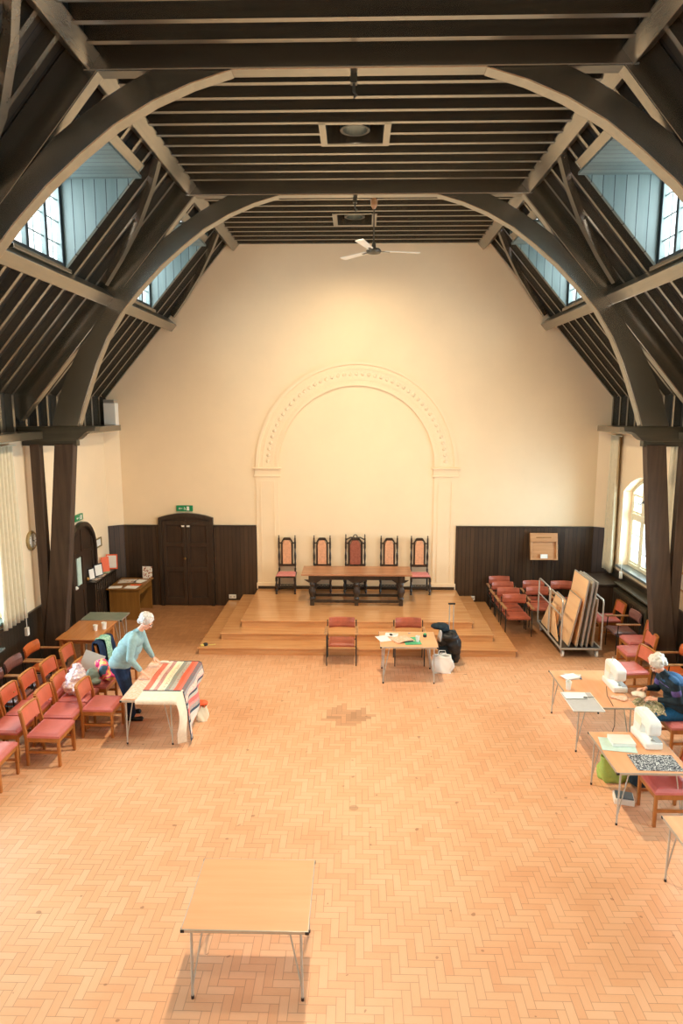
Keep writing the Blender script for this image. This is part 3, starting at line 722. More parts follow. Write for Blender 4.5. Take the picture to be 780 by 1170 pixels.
def make_armchair(label, loc, rz, group, lea='leather', name='armchair'):
    t = thing(name, label, 'armchair', loc, rz, group)
    def cush(u, v):
        x = -0.21 + 0.46 * u; y = -0.25 + 0.50 * v
        e = min(u, 1 - u, v, 1 - v); return (x, y, 0.43 + 0.035 * min(1, (e / 0.12)) ** 0.5 - 0.012 * math.sin(PI * u))
    MB().grid(cush, 12, 12).box(-0.21, 0.25, -0.25, 0.25, 0.395, 0.432).build('seat', lea, t)
    bk = MB(); N = 10; ys = [-0.255 + 0.51 * k / N for k in range(N + 1)]
    bow = lambda y: -0.045 * (1 - (y / 0.255) ** 2)
    prof = [(0.0, 0.62), (0.018, 0.66), (0.012, 0.74), (-0.012, 0.81), (-0.035, 0.82), (-0.038, 0.80), (-0.03, 0.62)]
    rows = [[bk.bm.verts.new((-0.235 + px + bow(yy), yy, pz)) for px, pz in prof] for yy in ys]
    for a, b in zip(rows, rows[1:]):
        for k in range(len(prof)): bk.bm.faces.new((a[k], a[(k + 1) % 7], b[(k + 1) % 7], b[k]))
    bk.bm.faces.new(rows[0]); bk.bm.faces.new(rows[-1][::-1])
    bk.build('backrest', lea, t, smooth=False)
    for sy in (-1, 1):
        y = sy * 0.285
        MB().tube([(-0.25, y, 0.0), (-0.225, y, 0.40), (-0.255, y, 0.78)], 0.011, 8).build('leg', 'black_metal', t)
        MB().tube([(0.215, y, 0.0), (0.205, y, 0.40), (0.195, y, 0.625)], 0.011, 8).build('leg', 'black_metal', t)
        B(-0.24, 0.245, y + sy * 0.012 - 0.03, y + sy * 0.012 + 0.03, 0.625, 0.652).build('armrest', 'arm_wood', t, bevel=0.007)
        MB().tube([(-0.228, y, 0.385), (0.205, y, 0.385)], 0.010, 8).build('side_rail', 'black_metal', t)
    MB().tube([(-0.23, -0.275, 0.385), (-0.23, 0.275, 0.385)], 0.010, 8).tube([(0.20, -0.275, 0.385), (0.20, 0.275, 0.385)], 0.010, 8).build('cross_rail', 'black_metal', t)
    return t

GL = 'salmon seated chairs crowded along the left side'
c0 = None
spec = [
 (-4.86, 8.12, 'foremost orange wood chair of the left group, cut off by the photo edge'),
 (-4.36, 8.78, 'orange wood chair with empty salmon seat, foremost whole one of the left group'),
 (-4.42, 9.34, 'orange wood chair directly behind the foremost whole one, its seat empty'),
 (-4.42, 9.88, 'orange wood chair with the lilac carrier bag on its seat'),
 (-3.92, 9.60, 'orange wood chair on its own right beside the quilt table'),
 (-4.32, 10.42, 'orange wood chair holding the colourful bag and grey folder'),
 (-4.99, 8.86, 'orange second row chair, seat showing behind the foremost whole chair'),
 (-4.99, 9.40, 'orange wood chair in the second row, its back at the left edge of the photo'),
 (-4.95, 9.93, 'orange wood chair in the middle of the second row on the left'),
 (-4.86, 10.44, 'orange wood chair in the second row nearest the last armchair, before the gap'),
 (-4.83, 11.10, 'orange wood chair at the far end of the second row, below the brown table'),
]
for x, y, lab in spec:
    if c0 is None: c0 = make_chair(lab, (x, y, 0), 0, GL)
    else: dup(c0, (x, y, 0), random.uniform(-0.03, 0.03), lab, GL)
coat_ch = dup(c0, (-4.30, 11.35, 0), -0.1, 'orange wood chair draped with the navy coat and green scarf', GL)
GR = 'salmon seated chairs along the right side'
for x, y, rz, lab in [
 (5.22, 12.03, PI, 'orange wood chair against the right timber post, salmon seat facing the hall'),
 (5.50, 12.62, PI, 'orange wood chair mostly hidden between the timber post and the radiator'),
 (4.80, 11.20, PI + 0.12, 'orange wood chair with wide salmon seat just beyond the sewing woman'),
 (5.42, 14.00, PI, 'orange wood chair furthest back on the right, beside the trolley'),
 (4.74, 9.22, PI, 'orange wood chair the sewing woman sits on'),
 (3.80, 7.60, PI, 'orange wood chair pushed under the table with the patterned cloth'),
]: dup(c0, (x, y, 0), rz, lab, GR)

GA = 'leather armchairs with black legs'
a0 = make_armchair('red brown leather armchair standing alone left of centre before the stage', (-0.29, 12.50, 0), -PI / 2, GA)
dup(a0, (1.03, 12.50, 0), -PI / 2, 'red brown leather armchair behind the small table before the stage', GA)
for x, y, lab in [
 (3.53, 14.23, 'leather armchair heading the column right of the stage, its seat fully in view'),
 (3.51, 14.77, 'leather armchair second from the front in the column beside the stage'),
 (3.50, 15.30, 'leather armchair third from the front in the column beside the stage'),
 (3.53, 15.83, 'leather armchair at the back of the column beside the stage, against the panelling'),
 (4.21, 14.88, 'leather armchair seen through the left rail of the trolley, front of its pair'),
 (4.26, 15.42, 'leather armchair below the display box, rear of its pair'),
 (4.92, 15.40, 'leather armchair behind the trolley, mostly hidden by the stacked tables')]:
    dup(a0, (x, y, 0), -PI / 2 + random.uniform(-.02, .02), lab, GA)
a1 = make_armchair('dark plum leather armchair with pale arms beside the trolley on the right', (5.47, 13.28, 0), PI, GA, 'leather_dark')
dup(a1, (-5.50, 9.86, 0), 0, 'dark leather armchair on the left, cut off by the photo edge', GA)
dup(a1, (-5.50, 10.48, 0), 0, 'grey brown leather armchair in the left rear row before the radiator', GA)
a2 = make_armchair('orange backed armchair with pale arms at the far end of the left rear row', (-5.52, 11.16, 0), 0, GA, 'leather_orange')
dup(a2, (5.52, 11.18, 0), PI, 'orange backed armchair at the right edge behind the sewing woman', GA)

# ------------------------------------------------------------------ folding tables
def folding_table(label, x0, x1, y0, y1, h=0.72, top='laminate', name='folding_table', rz=0, group='light beech folding tables', inset=0.07):
    cx, cy = (x0 + x1) / 2, (y0 + y1) / 2; hx, hy = (x1 - x0) / 2, (y1 - y0) / 2
    t = thing(name, label, 'table', (cx, cy, 0), rz, group)
    B(-hx + 0.008, hx - 0.008, -hy + 0.008, hy - 0.008, h - 0.024, h).build('tabletop', top, t)
    e = MB()
    e.box(-hx, hx, -hy, -hy + 0.012, h - 0.030, h - 0.001).box(-hx, hx, hy - 0.012, hy, h - 0.030, h - 0.001).box(-hx, -hx + 0.012, -hy, hy, h - 0.030, h - 0.001).box(hx - 0.012, hx, -hy, hy, h - 0.030, h - 0.001)
    e.build('edge_strip', 'alu', t, bevel=0.003)
    for sx in (-1, 1):
        for sy in (-1, 1):
            B(*sorted((sx * (hx + 0.004), sx * (hx - 0.03))), *sorted((sy * (hy + 0.004), sy * (hy - 0.03))), h - 0.032, h - 0.002).build('corner_cap', 'black', t, bevel=0.006)
            fx, fy = sx * (hx - inset), sy * (hy - inset)
            L = MB().tube([(fx - sx * 0.0, fy, h - 0.03), (fx + sx * 0.01, fy, 0.02)], 0.0115, 8).tube([(fx - sx * 0.10, fy, h - 0.03), (fx + sx * 0.01, fy, 0.10)], 0.008, 8)
            L.build('leg', 'chrome', t)
            MB().lathe([(0.014, 0), (0.014, 0.03)], (fx + sx * 0.01, fy, 0), 8).build('foot', 'black', t)
    MB().tube([(-hx + 0.1, -hy + 0.08, h - 0.04), (-hx + 0.1, hy - 0.08, h - 0.04)], 0.01).tube([(hx - 0.1, -hy + 0.08, h - 0.04), (hx - 0.1, hy - 0.08, h - 0.04)], 0.01).build('under_rail', 'chrome', t)
    return t
folding_table('bare beech folding table standing alone in the foreground', -1.445, -0.385, 4.85, 5.73)
folding_table('beech folding table with papers and cup in front of the stage', 0.43, 1.47, 11.41, 12.24)
folding_table('beech folding table under the striped quilt', -3.47, -2.67, 9.12, 10.66, top='laminate_y')
folding_table('beech folding table with the far sewing machine where the woman sews', 3.15, 4.03, 9.05, 10.42, top='laminate_y')
folding_table('beech folding table with the near sewing machine and patterned cloth', 3.08, 3.97, 7.33, 8.34, top='laminate_y')
folding_table('beech folding table cut off by the right edge of the photo', 3.23, 4.2, 5.2, 6.51, top='laminate_y')
folding_table('low grey green topped table beyond the brown one near the arched door', -5.55, -4.72, 12.73, 13.25, 0.74, 'greygreen', group=None)

# brown wooden table on the left
t = thing('wooden_table', 'warm brown wooden table with white cups near the left timber post', 'table', (-5.17, 12.15, 0))
B(-0.38, 0.38, -0.54, 0.54, 0.715, 0.74).build('tabletop', 'brown_top', t, bevel=0.005)
MB().box(-0.32, 0.32, -0.47, -0.45, 0.63, 0.715).box(-0.32, 0.32, 0.45, 0.47, 0.63, 0.715).box(-0.33, -0.31, -0.47, 0.47, 0.63, 0.715).box(0.31, 0.33, -0.47, 0.47, 0.63, 0.715).build('apron', 'brown_top', t)
for sx in (-1, 1):
    for sy in (-1, 1): B(sx * 0.31 - 0.03, sx * 0.31 + 0.03, sy * 0.45 - 0.03, sy * 0.45 + 0.03, 0, 0.715).build('leg', 'brown_top', t, bevel=0.004)
def cup(lab, x, y, z, h=0.10, r=0.04, tilt=0, name='paper_cup', m='white', group=None):
    o = thing(name, lab, 'cup', (x, y, z), 0, group)
    MB().lathe([(r * 0.72, 0), (r * 0.72, 0.004), (r, h), (r * 0.92, h), (r * 0.66, 0.008)], n=16, m=RY(tilt) if tilt else None).build('cup_body', m, o, smooth=False)
    MB().tube([(r * 1.0 * math.cos(a * PI / 8), r * 1.0 * math.sin(a * PI / 8), h) for a in range(16)], 0.0025, 6, True, RY(tilt) if tilt else None).build('rim', m, o)
cup('white paper cup standing on the brown wooden table, left one of two', -4.99, 12.10, 0.74, 0.11, 0.045)
cup('white paper cup with crumpled tissue on the brown wooden table, right one of two', -4.86, 12.20, 0.74, 0.13, 0.05)

# ------------------------------------------------------------------ stage furniture
def turned(mb, x, y, z0, z1, r):
    L = z1 - z0
    pr = [(r * 0.9, 0), (r * 0.9, 0.06), (r * 0.5, 0.09), (r, 0.20), (r * 0.6, 0.30), (r * 0.95, 0.42), (r * 1.05, 0.52), (r * 0.6, 0.66), (r * 0.55, 0.72), (r * 0.95, 0.80), (r * 0.9, 0.86), (r * 0.9, 1.0)]
    mb.lathe([(a, z0 + b * L) for a, b in pr], (x, y, 0), 10)
def make_throne(label, x, grand=False):
    t = thing('high_back_chair', label, 'chair', (x, 15.88, 0.45), 0, 'tall carved chairs against the stage wall')
    W = 0.20 if not grand else 0.235; Hh = 1.38 if not grand else 1.42; yb = 0.20; yf = -0.20
    for sx in (-1, 1):
        b = MB(); b.box(sx * W - 0.018, sx * W + 0.018, yb - 0.018, yb + 0.018, 0, 0.50)
        turned(b, sx * W, yb + 0.02, 0.50, 1.22, 0.026)
        b.box(sx * W - 0.018, sx * W + 0.018, yb, yb + 0.036, 1.20, 1.32).lathe([(0.018, 1.32), (0.008, 1.34), (0.020, 1.36), (0.004, Hh)], (sx * W, yb + 0.018, 0), 8)
        b.build('leg', 'darkwood', t)
        b = MB(); turned(b, sx * (W + 0.025), yf, 0.0, 0.42, 0.032); b.build('leg', 'darkwood', t)
        B(sx * (W + 0.015) - 0.012, sx * (W + 0.015) + 0.012, yf, yb, 0.10, 0.13).build('stretcher', 'darkwood', t)
    N = 14; w = W - 0.055
    def top(u): # u -1..1
        return 1.20 + 0.11 * max(0.0, min(1.0, 1.55 * (1 - abs(u) ** 1.6)))
    us = [-1 + 2 * k / N for k in range(N + 1)]
    MB().ribbon([(u * w * 0.72, 0.66) for u in us], [(u * w * 0.72, top(u) - 0.05) for u in us], 'y', yb - 0.012, yb + 0.03).build('back_panel', 'throne_red' if grand else 'throne_fabric', t)
    fr = MB(); fr.ribbon([(u * w, top(u) - 0.05) for u in us], [(u * w, top(u) + 0.012) for u in us], 'y', yb - 0.005, yb + 0.04)
    fr.box(-w, -w * 0.72, yb - 0.004, yb + 0.038, 0.62, 1.20).box(w * 0.72, w, yb - 0.004, yb + 0.038, 0.62, 1.20).box(-W, W, yb - 0.006, yb + 0.038, 0.60, 0.66).box(-W, -w, yb, yb + 0.036, 1.17, 1.20).box(w, W, yb, yb + 0.036, 1.17, 1.20)
    fr.build('back_frame', 'darkwood', t)
    if grand:
        cr = MB()
        cr.tube([(0.045 * math.cos(a * PI / 8), yb + 0.02, 1.36 + 0.04 * math.sin(a * PI / 8)) for a in range(16)], 0.012, 6, True)
        cr.tube([(-W, yb + 0.02, 1.27), (-0.12, yb + 0.02, 1.33), (-0.05, yb + 0.02, 1.33)], 0.016).tube([(W, yb + 0.02, 1.27), (0.12, yb + 0.02, 1.33), (0.05, yb + 0.02, 1.33)], 0.016)
        cr.build('carved_crest', 'darkwood', t)
    def cush(u, v):
        e = min(u, 1 - u, v, 1 - v); k = 1 - v * 0.12
        return ((-W - 0.04 + 2 * (W + 0.04) * u) * k, yf - 0.03 + 0.42 * v, 0.455 + 0.03 * min(1, e / 0.15) ** 0.5)
    MB().grid(cush, 12, 10).build('seat', 'throne_seat', t, solid=0.01)
    MB().box(-W - 0.035, W + 0.035, yf - 0.025, yb + 0.01, 0.41, 0.455).build('seat_frame', 'darkwood', t)
    cr = MB(); cr.box(-W, W, yf - 0.008, yf + 0.008, 0.155, 0.17).box(-W, W, yf - 0.008, yf + 0.008, 0.235, 0.25)
    for k in range(5):
        cx = -W * 0.8 + k * W * 0.4; cr.tube([(cx + 0.028 * math.cos(a * PI / 6), yf, 0.203 + 0.03 * math.sin(a * PI / 6)) for a in range(12)], 0.008, 6, True)
    cr.build('carved_front_rail', 'darkwood', t)
    return t
M['throne_fabric'] = mat('faded orange pink tapestry', (222, 164, 126), 0.8, 0.2, scale=22, amt=0.14)
M['throne_red'] = mat('dark red brown tapestry', (158, 92, 72), 0.8, 0.2, scale=22, amt=0.2)
M['throne_seat'] = mat('dusty pink seat fabric', (214, 138, 132), 0.8, 0.2, scale=22, amt=0.1)
tn = make_throne('tall carved dark oak chair with pink seat, leftmost on the stage', -1.725)
for x, lab in ((-0.857, 'tall carved dark oak chair with orange panel, between the leftmost and the grand central one'), (0.80, 'tall carved dark oak chair with orange panel, just right of the grand central one'), (1.545, 'tall carved dark oak chair with pink seat, rightmost on the stage')):
    dup(tn, (x, 15.88, 0.45), 0, lab, 'tall carved chairs against the stage wall')
make_throne('grand carved oak chair with dark red back panel and crest, centre of the stage', -0.035, True)

t = thing('refectory_table', 'long dark oak refectory table with turned legs in the middle of the stage', 'table', (0, 15.05, 0.45))
B(-1.26, 1.26, -0.40, 0.40, 0.725, 0.765).build('tabletop', 'oak', t, bevel=0.006)
ap = MB()
for y in (-0.27, 0.24):
    ap.box(-1.10, 1.10, y, y + 0.03, 0.60, 0.725)
    for x in (-1.0, 0.0, 1.0):
        ap.prism([(x - 0.20, 0.60), (x + 0.20, 0.60), (x + 0.09, 0.53), (x - 0.09, 0.53)], 'y', y + 0.003, y + 0.027)
ap.box(-1.10, -1.07, -0.27, 0.27, 0.60, 0.725).box(1.07, 1.10, -0.27, 0.27, 0.60, 0.725)
ap.build('apron', 'darkwood', t)
for x in (-1.02, 0.0, 1.02):
    for y in (-0.255, 0.255):
        l = MB(); l.box(x - 0.045, x + 0.045, y - 0.045, y + 0.045, 0.0, 0.13)
        l.lathe([(0.04, 0.13), (0.066, 0.16), (0.046, 0.20), (0.06, 0.24), (0.084, 0.32), (0.076, 0.38), (0.040, 0.44), (0.064, 0.50), (0.050, 0.54)], (x, y, 0), 12)
        l.box(x - 0.045, x + 0.045, y - 0.045, y + 0.045, 0.54, 0.73)
        l.build('leg', 'darkwood', t)
MB().box(-1.02, 1.02, -0.27, -0.24, 0.06, 0.12).box(-1.02, 1.02, 0.24, 0.27, 0.06, 0.12).box(-1.035, -1.005, -0.25, 0.25, 0.06, 0.12).box(1.005, 1.035, -0.25, 0.25, 0.06, 0.12).build('foot_rail', 'darkwood', t)

# ------------------------------------------------------------------ things by the back wall, left
t = thing('desk', 'brown veneered desk strewn with papers in the far left corner', 'desk', (-5.45, 15.45, 0))
B(-0.40, 0.40, -0.53, 0.53, 0.735, 0.76).build('desktop', 'deskwood', t, bevel=0.004)
B(-0.35, 0.36, -0.48, -0.45, 0, 0.735).build('end_panel', 'deskwood', t); B(-0.35, 0.36, 0.45, 0.48, 0, 0.735).build('end_panel', 'deskwood', t)
B(-0.35, -0.32, -0.45, 0.45, 0.15, 0.735).build('back_panel', 'deskwood', t)
dr = B(0.33, 0.365, -0.44, 0.44, 0.60, 0.73).build('drawer', 'deskwood', t, bevel=0.004)
MB().tube([(0.37, -0.08, 0.665), (0.385, -0.06, 0.665), (0.385, 0.06, 0.665), (0.37, 0.08, 0.665)], 0.006).build('handle', 'brass', dr)
def sheet(name, lab, cat, m, x, y, z, w, d, rz=0, th=0.004, group=None, bend=0.0):
    mb = MB(); mb.grid(lambda u, v: ((u - .5) * w, (v - .5) * d, th + bend * math.sin(PI * u) * (0.6 + 0.4 * math.cos(3 * v))), 8, 6)
    o = mb.build(name, m, None, solid=0.0025); o.location = (x, y, z); o.rotation_euler = (0, 0, rz)
    return tag(o, lab, cat, group)
DL = 0.762
sheet('paper_sheet', 'white sheet at the near left corner of the brown desk', 'paper', 'paper', -5.68, 15.07, DL, 0.30, 0.21, 0.2)
sheet('paper_sheet', 'white sheet at the near right corner of the brown desk', 'paper', 'paper', -5.30, 15.08, DL, 0.30, 0.24, -0.1)
sheet('leaflet', 'orange edged leaflet behind the near right sheet on the brown desk', 'leaflet', 'orange', -5.27, 15.28, DL, 0.26, 0.12, 0.1)
sheet('newspaper', 'printed newspaper lying at the back of the brown desk', 'newspaper', 'leaflets', -5.58, 15.62, DL, 0.42, 0.34, 0.15)
sheet('paper_sheet', 'white sheet in the middle of the brown desk near the standing card', 'paper', 'paper', -5.28, 15.62, DL, 0.24, 0.30, -0.3)
def easel(name, lab, cat, m, x, y, z, w, h, rz, lean=0.12, border=None, group=None):
    o = thing(name, lab, cat, (x, y, z), rz, group)
    K = RX(-lean)
    MB().box(-w / 2, w / 2, -0.004, 0.004, 0, h, K).build('panel', border or m, o)
    if border: MB().box(-w / 2 + 0.025, w / 2 - 0.025, -0.007, -0.004, 0.03, h - 0.03, K).build('notice_sheet', m, o)
    MB().box(-w / 5, w / 5, 0.0, 0.006, 0.0, h * 0.7, TR(0, 0.06, 0) @ RX(0.12)).build('strut', 'paper_grey', o)
    return o
easel('greeting_card', 'red and white printed card standing on the brown desk', 'card', 'print_card', -5.18, 15.90, DL, 0.24, 0.30, 0.0, 0.10)
# radiator cover with leaflets on it
t = thing('radiator_cover', 'dark slatted radiator cover on the left wall beside the desk', 'radiator cover', (-5.96, 14.98, 0))
B(-0.12, 0.10, -0.62, 0.76, 1.04, 1.075).build('shelf', 'darkwood', t, bevel=0.005)
sl = MB()
for k in range(13): sl.box(0.055, 0.075, -0.58 + k * 0.105, -0.52 + k * 0.105, 0.06, 1.0)
sl.build('slatted_front', 'darkwood', t)
for y in (-0.61, 0.73): B(-0.12, 0.08, y, y + 0.02, 0, 1.04).build('side_panel', 'darkwood', t)
SH = 1.077
easel('picture_frame', 'leftmost white notice propped on the radiator cover', 'notice', 'paper', -6.00, 14.55, SH, 0.20, 0.28, 1.2, 0.12, 'black')
easel('picture_frame', 'white notice with black frame propped second from the left on the radiator cover', 'notice', 'paper', -5.97, 14.88, SH, 0.26, 0.30, 1.15, 0.12, 'black')
easel('folder', 'bright orange folder leaning on the radiator cover', 'folder', 'orange', -5.97, 15.30, SH, 0.20, 0.36, 0.9, 0.10)
easel('picture_frame', 'notice in an orange red frame at the far end of the radiator cover', 'notice', 'paper', -5.93, 15.58, SH, 0.27, 0.36, 0.1, 0.08, 'orange')
for k, (y, m_, w_) in enumerate(((14.62, 'print_card', 'brown printed leaflets lying at the near end of the radiator cover'), (14.95, 'leaflets', 'pale printed leaflets lying in the middle of the radiator cover'), (15.25, 'scarf', 'greenish leaflets lying before the orange folder'))):
    sheet('leaflet', w_, 'leaflet', m_, -5.94, y, SH + 0.002, 0.15, 0.22, 0.1 * k)

def frame_on_wall(name, lab, cat, sd, y0, y1, z0, z1, fm='gilt', pm='paper'):
    o = thing(name, lab, cat, (sd * XW, (y0 + y1) / 2, (z0 + z1) / 2)); w = (y1 - y0) / 2; h = (z1 - z0) / 2
    def xs(a, b): return sorted((-sd * a, -sd * b))
    f = MB(); b = 0.028
    f.box(*xs(0, 0.03), -w, w, h - b, h).box(*xs(0, 0.03), -w, w, -h, -h + b).box(*xs(0, 0.03), -w, -w + b, -h, h).box(*xs(0, 0.03), w - b, w, -h, h)
    f.build('frame', fm, o); B(*xs(0, 0.012), -w + b, w - b, -h + b, h - b).build('picture', pm, o)
frame_on_wall('picture_frame', 'small framed notice on the left wall above the radiator cover', 'picture frame', -1, 15.02, 15.46, 1.68, 1.90)
frame_on_wall('picture_frame', 'framed notice on the right wall beside the timber post', 'picture frame', 1, 11.85, 12.44, 1.55, 1.90, 'lectern')

# clock
t = thing('wall_clock', 'round brass rimmed wall clock between the left curtain and the timber post', 'clock', (-XW, 12.11, 2.49))
K = RY(PI / 2)
MB().lathe([(0.185, 0), (0.185, 0.03), (0.16, 0.055), (0.135, 0.045), (0.135, 0.0)], n=32, m=K).build('rim', 'brown_brass', t) if False else MB().lathe([(0.185, 0), (0.185, 0.03), (0.16, 0.055), (0.138, 0.05), (0.138, 0.03)], n=32, m=K).build('rim', 'gilt', t)
MB().lathe([(0.14, 0.03), (0.14, 0.04)], n=32, m=K).build('clock_face', 'white', t)
MB().box(0.042, 0.046, -0.006, 0.006, 0, 0.10, RX(math.radians(-15))).box(0.042, 0.046, -0.008, 0.008, 0, 0.065, RX(math.radians(-105))).build('hands', 'black', t)
tk = MB()
for k in range(12): tk.box(0.041, 0.044, -0.004, 0.004, 0.105, 0.128, RX(k * PI / 6))
tk.build('hour_marks', 'black', t)

# exit signs (green panels with running figure, arrow and doorway)
def exit_sign(lab, loc, rz, w=0.40, h=0.14):
    t = thing('exit_sign', lab, 'exit sign', loc, rz)
    B(-w / 2, w / 2, -0.05, 0, 0, h).build('sign_box', 'green', t, bevel=0.005)
    p = MB(); y0, y1 = -0.054, -0.050
    p.box(0.06, 0.12, y0, y1, 0.02, 0.12)                                       # doorway
    a = -0.12; p.box(a, a + 0.07, y0, y1, 0.062, 0.078); p.prism([(a + 0.005, 0.07), (a + 0.035, 0.10), (a + 0.035, 0.04)], 'y', y0, y1) if False else p.prism([(a - 0.03, 0.07), (a + 0.01, 0.10), (a + 0.01, 0.04)], 'y', y0, y1)
    for q in (((-0.005, 0.085), (0.02, 0.05)), ((0.02, 0.05), (0.045, 0.035)), ((0.02, 0.05), (-0.012, 0.03)), ((0.0, 0.082), (0.035, 0.075)), ((0.0, 0.082), (-0.02, 0.062))):
        (x0, z0), (x1, z1) = q; p.tube([(x0, -0.052, z0), (x1, -0.052, z1)], 0.005, 6)
    p.ball((0.0, -0.053, 0.105), (0.009, 0.004, 0.009), None, 1)
    p.build('pictogram', 'white', t)
exit_sign('green exit sign above the double door in the far wall', (-4.26, YB, 2.41), 0)
exit_sign('green exit sign above the arched door in the left wall', (-XW + 0.0, 14.22, 2.50), -PI / 2 if False else PI / 2)

# uplighter box on the wall plate, left
t = thing('floodlight', 'white box shaped floodlight on the wall plate at the far left corner', 'light', (-5.86, 15.88, 4.53))
B(-0.14, 0.14, -0.10, 0.12, 0.0, 0.52).build('housing', 'white', t, bevel=0.01)
B(-0.13, 0.13, -0.12, 0.10, 0.52, 0.60).build('lamp_hood', 'alu', t, bevel=0.01)

# display box on the panelling, right
t = thing('display_box', 'pale oak display box on a dark stand against the right panelling', 'display case', (4.56, 15.95, 0))
K = TR(0, 0, 1.27) @ RX(-0.22)
MB().box(-0.33, 0.33, 0.0, 0.02, 0, 0.66, K).build('back_board', 'lectern', t)
f = MB().box(-0.33, -0.29, -0.05, 0.0, 0, 0.66, K).box(0.29, 0.33, -0.05, 0, 0, 0.66, K).box(-0.33, 0.33, -0.05, 0, 0, 0.035, K).box(-0.33, 0.33, -0.06, 0, 0.44, 0.66, K)
f.build('box_frame', 'lectern', t, bevel=0.005)
B(-0.19, 0.17, -0.066, -0.06, 0.535, 0.56).build('carved_slot', 'deskwood', t).matrix_basis = K
MB().box(-0.09, 0.08, -0.055, -0.045, 0.04, 0.14, K).build('notice_label', 'paper', t)
for x in (-0.24, 0.24): B(x - 0.02, x + 0.02, 0.02, 0.05, 0, 1.29).build('leg', 'darkwood', t)
B(-0.26, 0.26, -0.12, 0.12, 0.0, 0.03).build('base', 'darkwood', t)

# low cabinet and radiator on the right
t = thing('low_cabinet', 'low dark brown cabinet in the far right corner behind the trolley', 'cabinet', (5.72, 15.25, 0))
B(-0.28, 0.34, -0.5, 0.5, 0, 0.96).build('body', 'doorwood', t, bevel=0.006); B(-0.31, 0.36, -0.53, 0.53, 0.96, 1.0).build('top', 'darkwood', t, bevel=0.006)
for y in (-0.25, 0.25):
    d_ = B(-0.30, -0.28, y - 0.22, y + 0.22, 0.08, 0.90).build('door', 'doorwood', t, bevel=0.004); MB().ball((-0.31, y * 0.2, 0.5), 0.015).build('knob', 'brass', d_)
def radiator(lab, x, y0, y1, sd, shelf):
    t = thing('radiator', lab, 'radiator', (x, (y0 + y1) / 2, 0)); L = (y1 - y0) / 2
    n = int(L * 2 / 0.075)
    for k in range(n):
        y = -L + 0.075 * (k + 0.5); MB().tube([(0, y, 0.12), (0, y, 0.80)], 0.03, 8).tube([(sd * 0.075, y, 0.12), (sd * 0.075, y, 0.80)], 0.026, 8).build('column', 'dark_iron', t)
    MB().tube([(0.0, -L, 0.12), (0.0, L, 0.12)], 0.025).tube([(0.0, -L, 0.80), (0.0, L, 0.80)], 0.025).build('header', 'dark_iron', t)
    for y in (-L + 0.1, L - 0.1): MB().tube([(0, y, 0), (0, y, 0.12)], 0.02).build('foot', 'dark_iron', t)
    if shelf: B(*sorted((-sd * 0.08, sd * 0.16)), -L - 0.06, L + 0.06, 0.98, 1.01).build('shelf', 'sill', t, bevel=0.004)
radiator('dark column radiator with a shelf below the left window', -5.93, 8.9, 10.40, -1, True)
t = thing('radiator_cover', 'black radiator casing with grey shelf under the right window', 'radiator cover', (5.92, 13.86, 0))
B(-0.12, 0.17, -0.86, 0.86, 0.0, 0.94).build('casing', 'dark_iron', t, bevel=0.006); B(-0.10, 0.18, -0.90, 0.90, 1.03, 1.06).build('shelf', 'dark_iron', t, bevel=0.004)
for y in (-0.8, 0, 0.8): B(0.08, 0.14, y - 0.02, y + 0.02, 0.94, 1.03).build('bracket', 'black_metal', t)
for k in range(24): pass
g = MB()
for k in range(22): g.box(-0.128, -0.12, -0.80 + k * 0.074, -0.76 + k * 0.074, 0.12, 0.86)
g.build('grille', 'darkwood', t)
def cord(lab, x, y, z0, z1):
    t = thing('blind_cord', lab, 'cord', (x, y, z0)); MB().tube([(0, 0, z1 - z0), (0.004, 0, 0.08)], 0.006, 6).build('cord', 'white', t); B(-0.03, 0.03, -0.035, 0.035, -0.06, 0.09).build('pull', 'white', t, bevel=0.008)
cord('white pull cord hanging under the sill of the right window', 5.98, 14.80, 1.18, 1.9)
cord('white pull cord hanging below the left curtain', -5.90, 11.30, 0.98, 1.6)

# curtains
def curtain(lab, sd, y0, y1, z0, z1, folds):
    t = thing('curtain', lab, 'curtain', (sd * (XW - 0.12), (y0 + y1) / 2, z0), 0, None)
    W = y1 - y0
    def fn(u, v):
        k = 0.82 + 0.18 * (1 - v) if True else 1
        a = 0.045 * math.sin(u * folds * 2 * PI + 0.7 * math.sin(v * 3)) * (1.0 - 0.35 * v) + 0.012 * math.sin(u * 37)
        return (-sd * (a), (u - 0.5) * W * k, v * (z1 - z0))
    MB().grid(fn, folds * 14, 16).build('cloth', 'curtain', t, smooth=True, solid=0.008)
    MB().tube([(0.0, -W / 2 - 0.05, z1 - z0 + 0.005), (0.0, W / 2 + 0.05, z1 - z0 + 0.005)], 0.014).build('curtain_track', 'cream_paint', t)
curtain('long cream curtain beside the left window, its pleats hanging nearly to the radiator', -1, 10.72, 11.55, 1.20, 4.30, 6)
curtain('long cream curtain beside the far right corner, left of the arched window', 1, 15.38, 15.98, 1.10, 4.30, 5)
curtain('long cream curtain near the arched right window, seen between the timber posts', 1, 12.45, 12.95, 1.15, 4.30, 4)
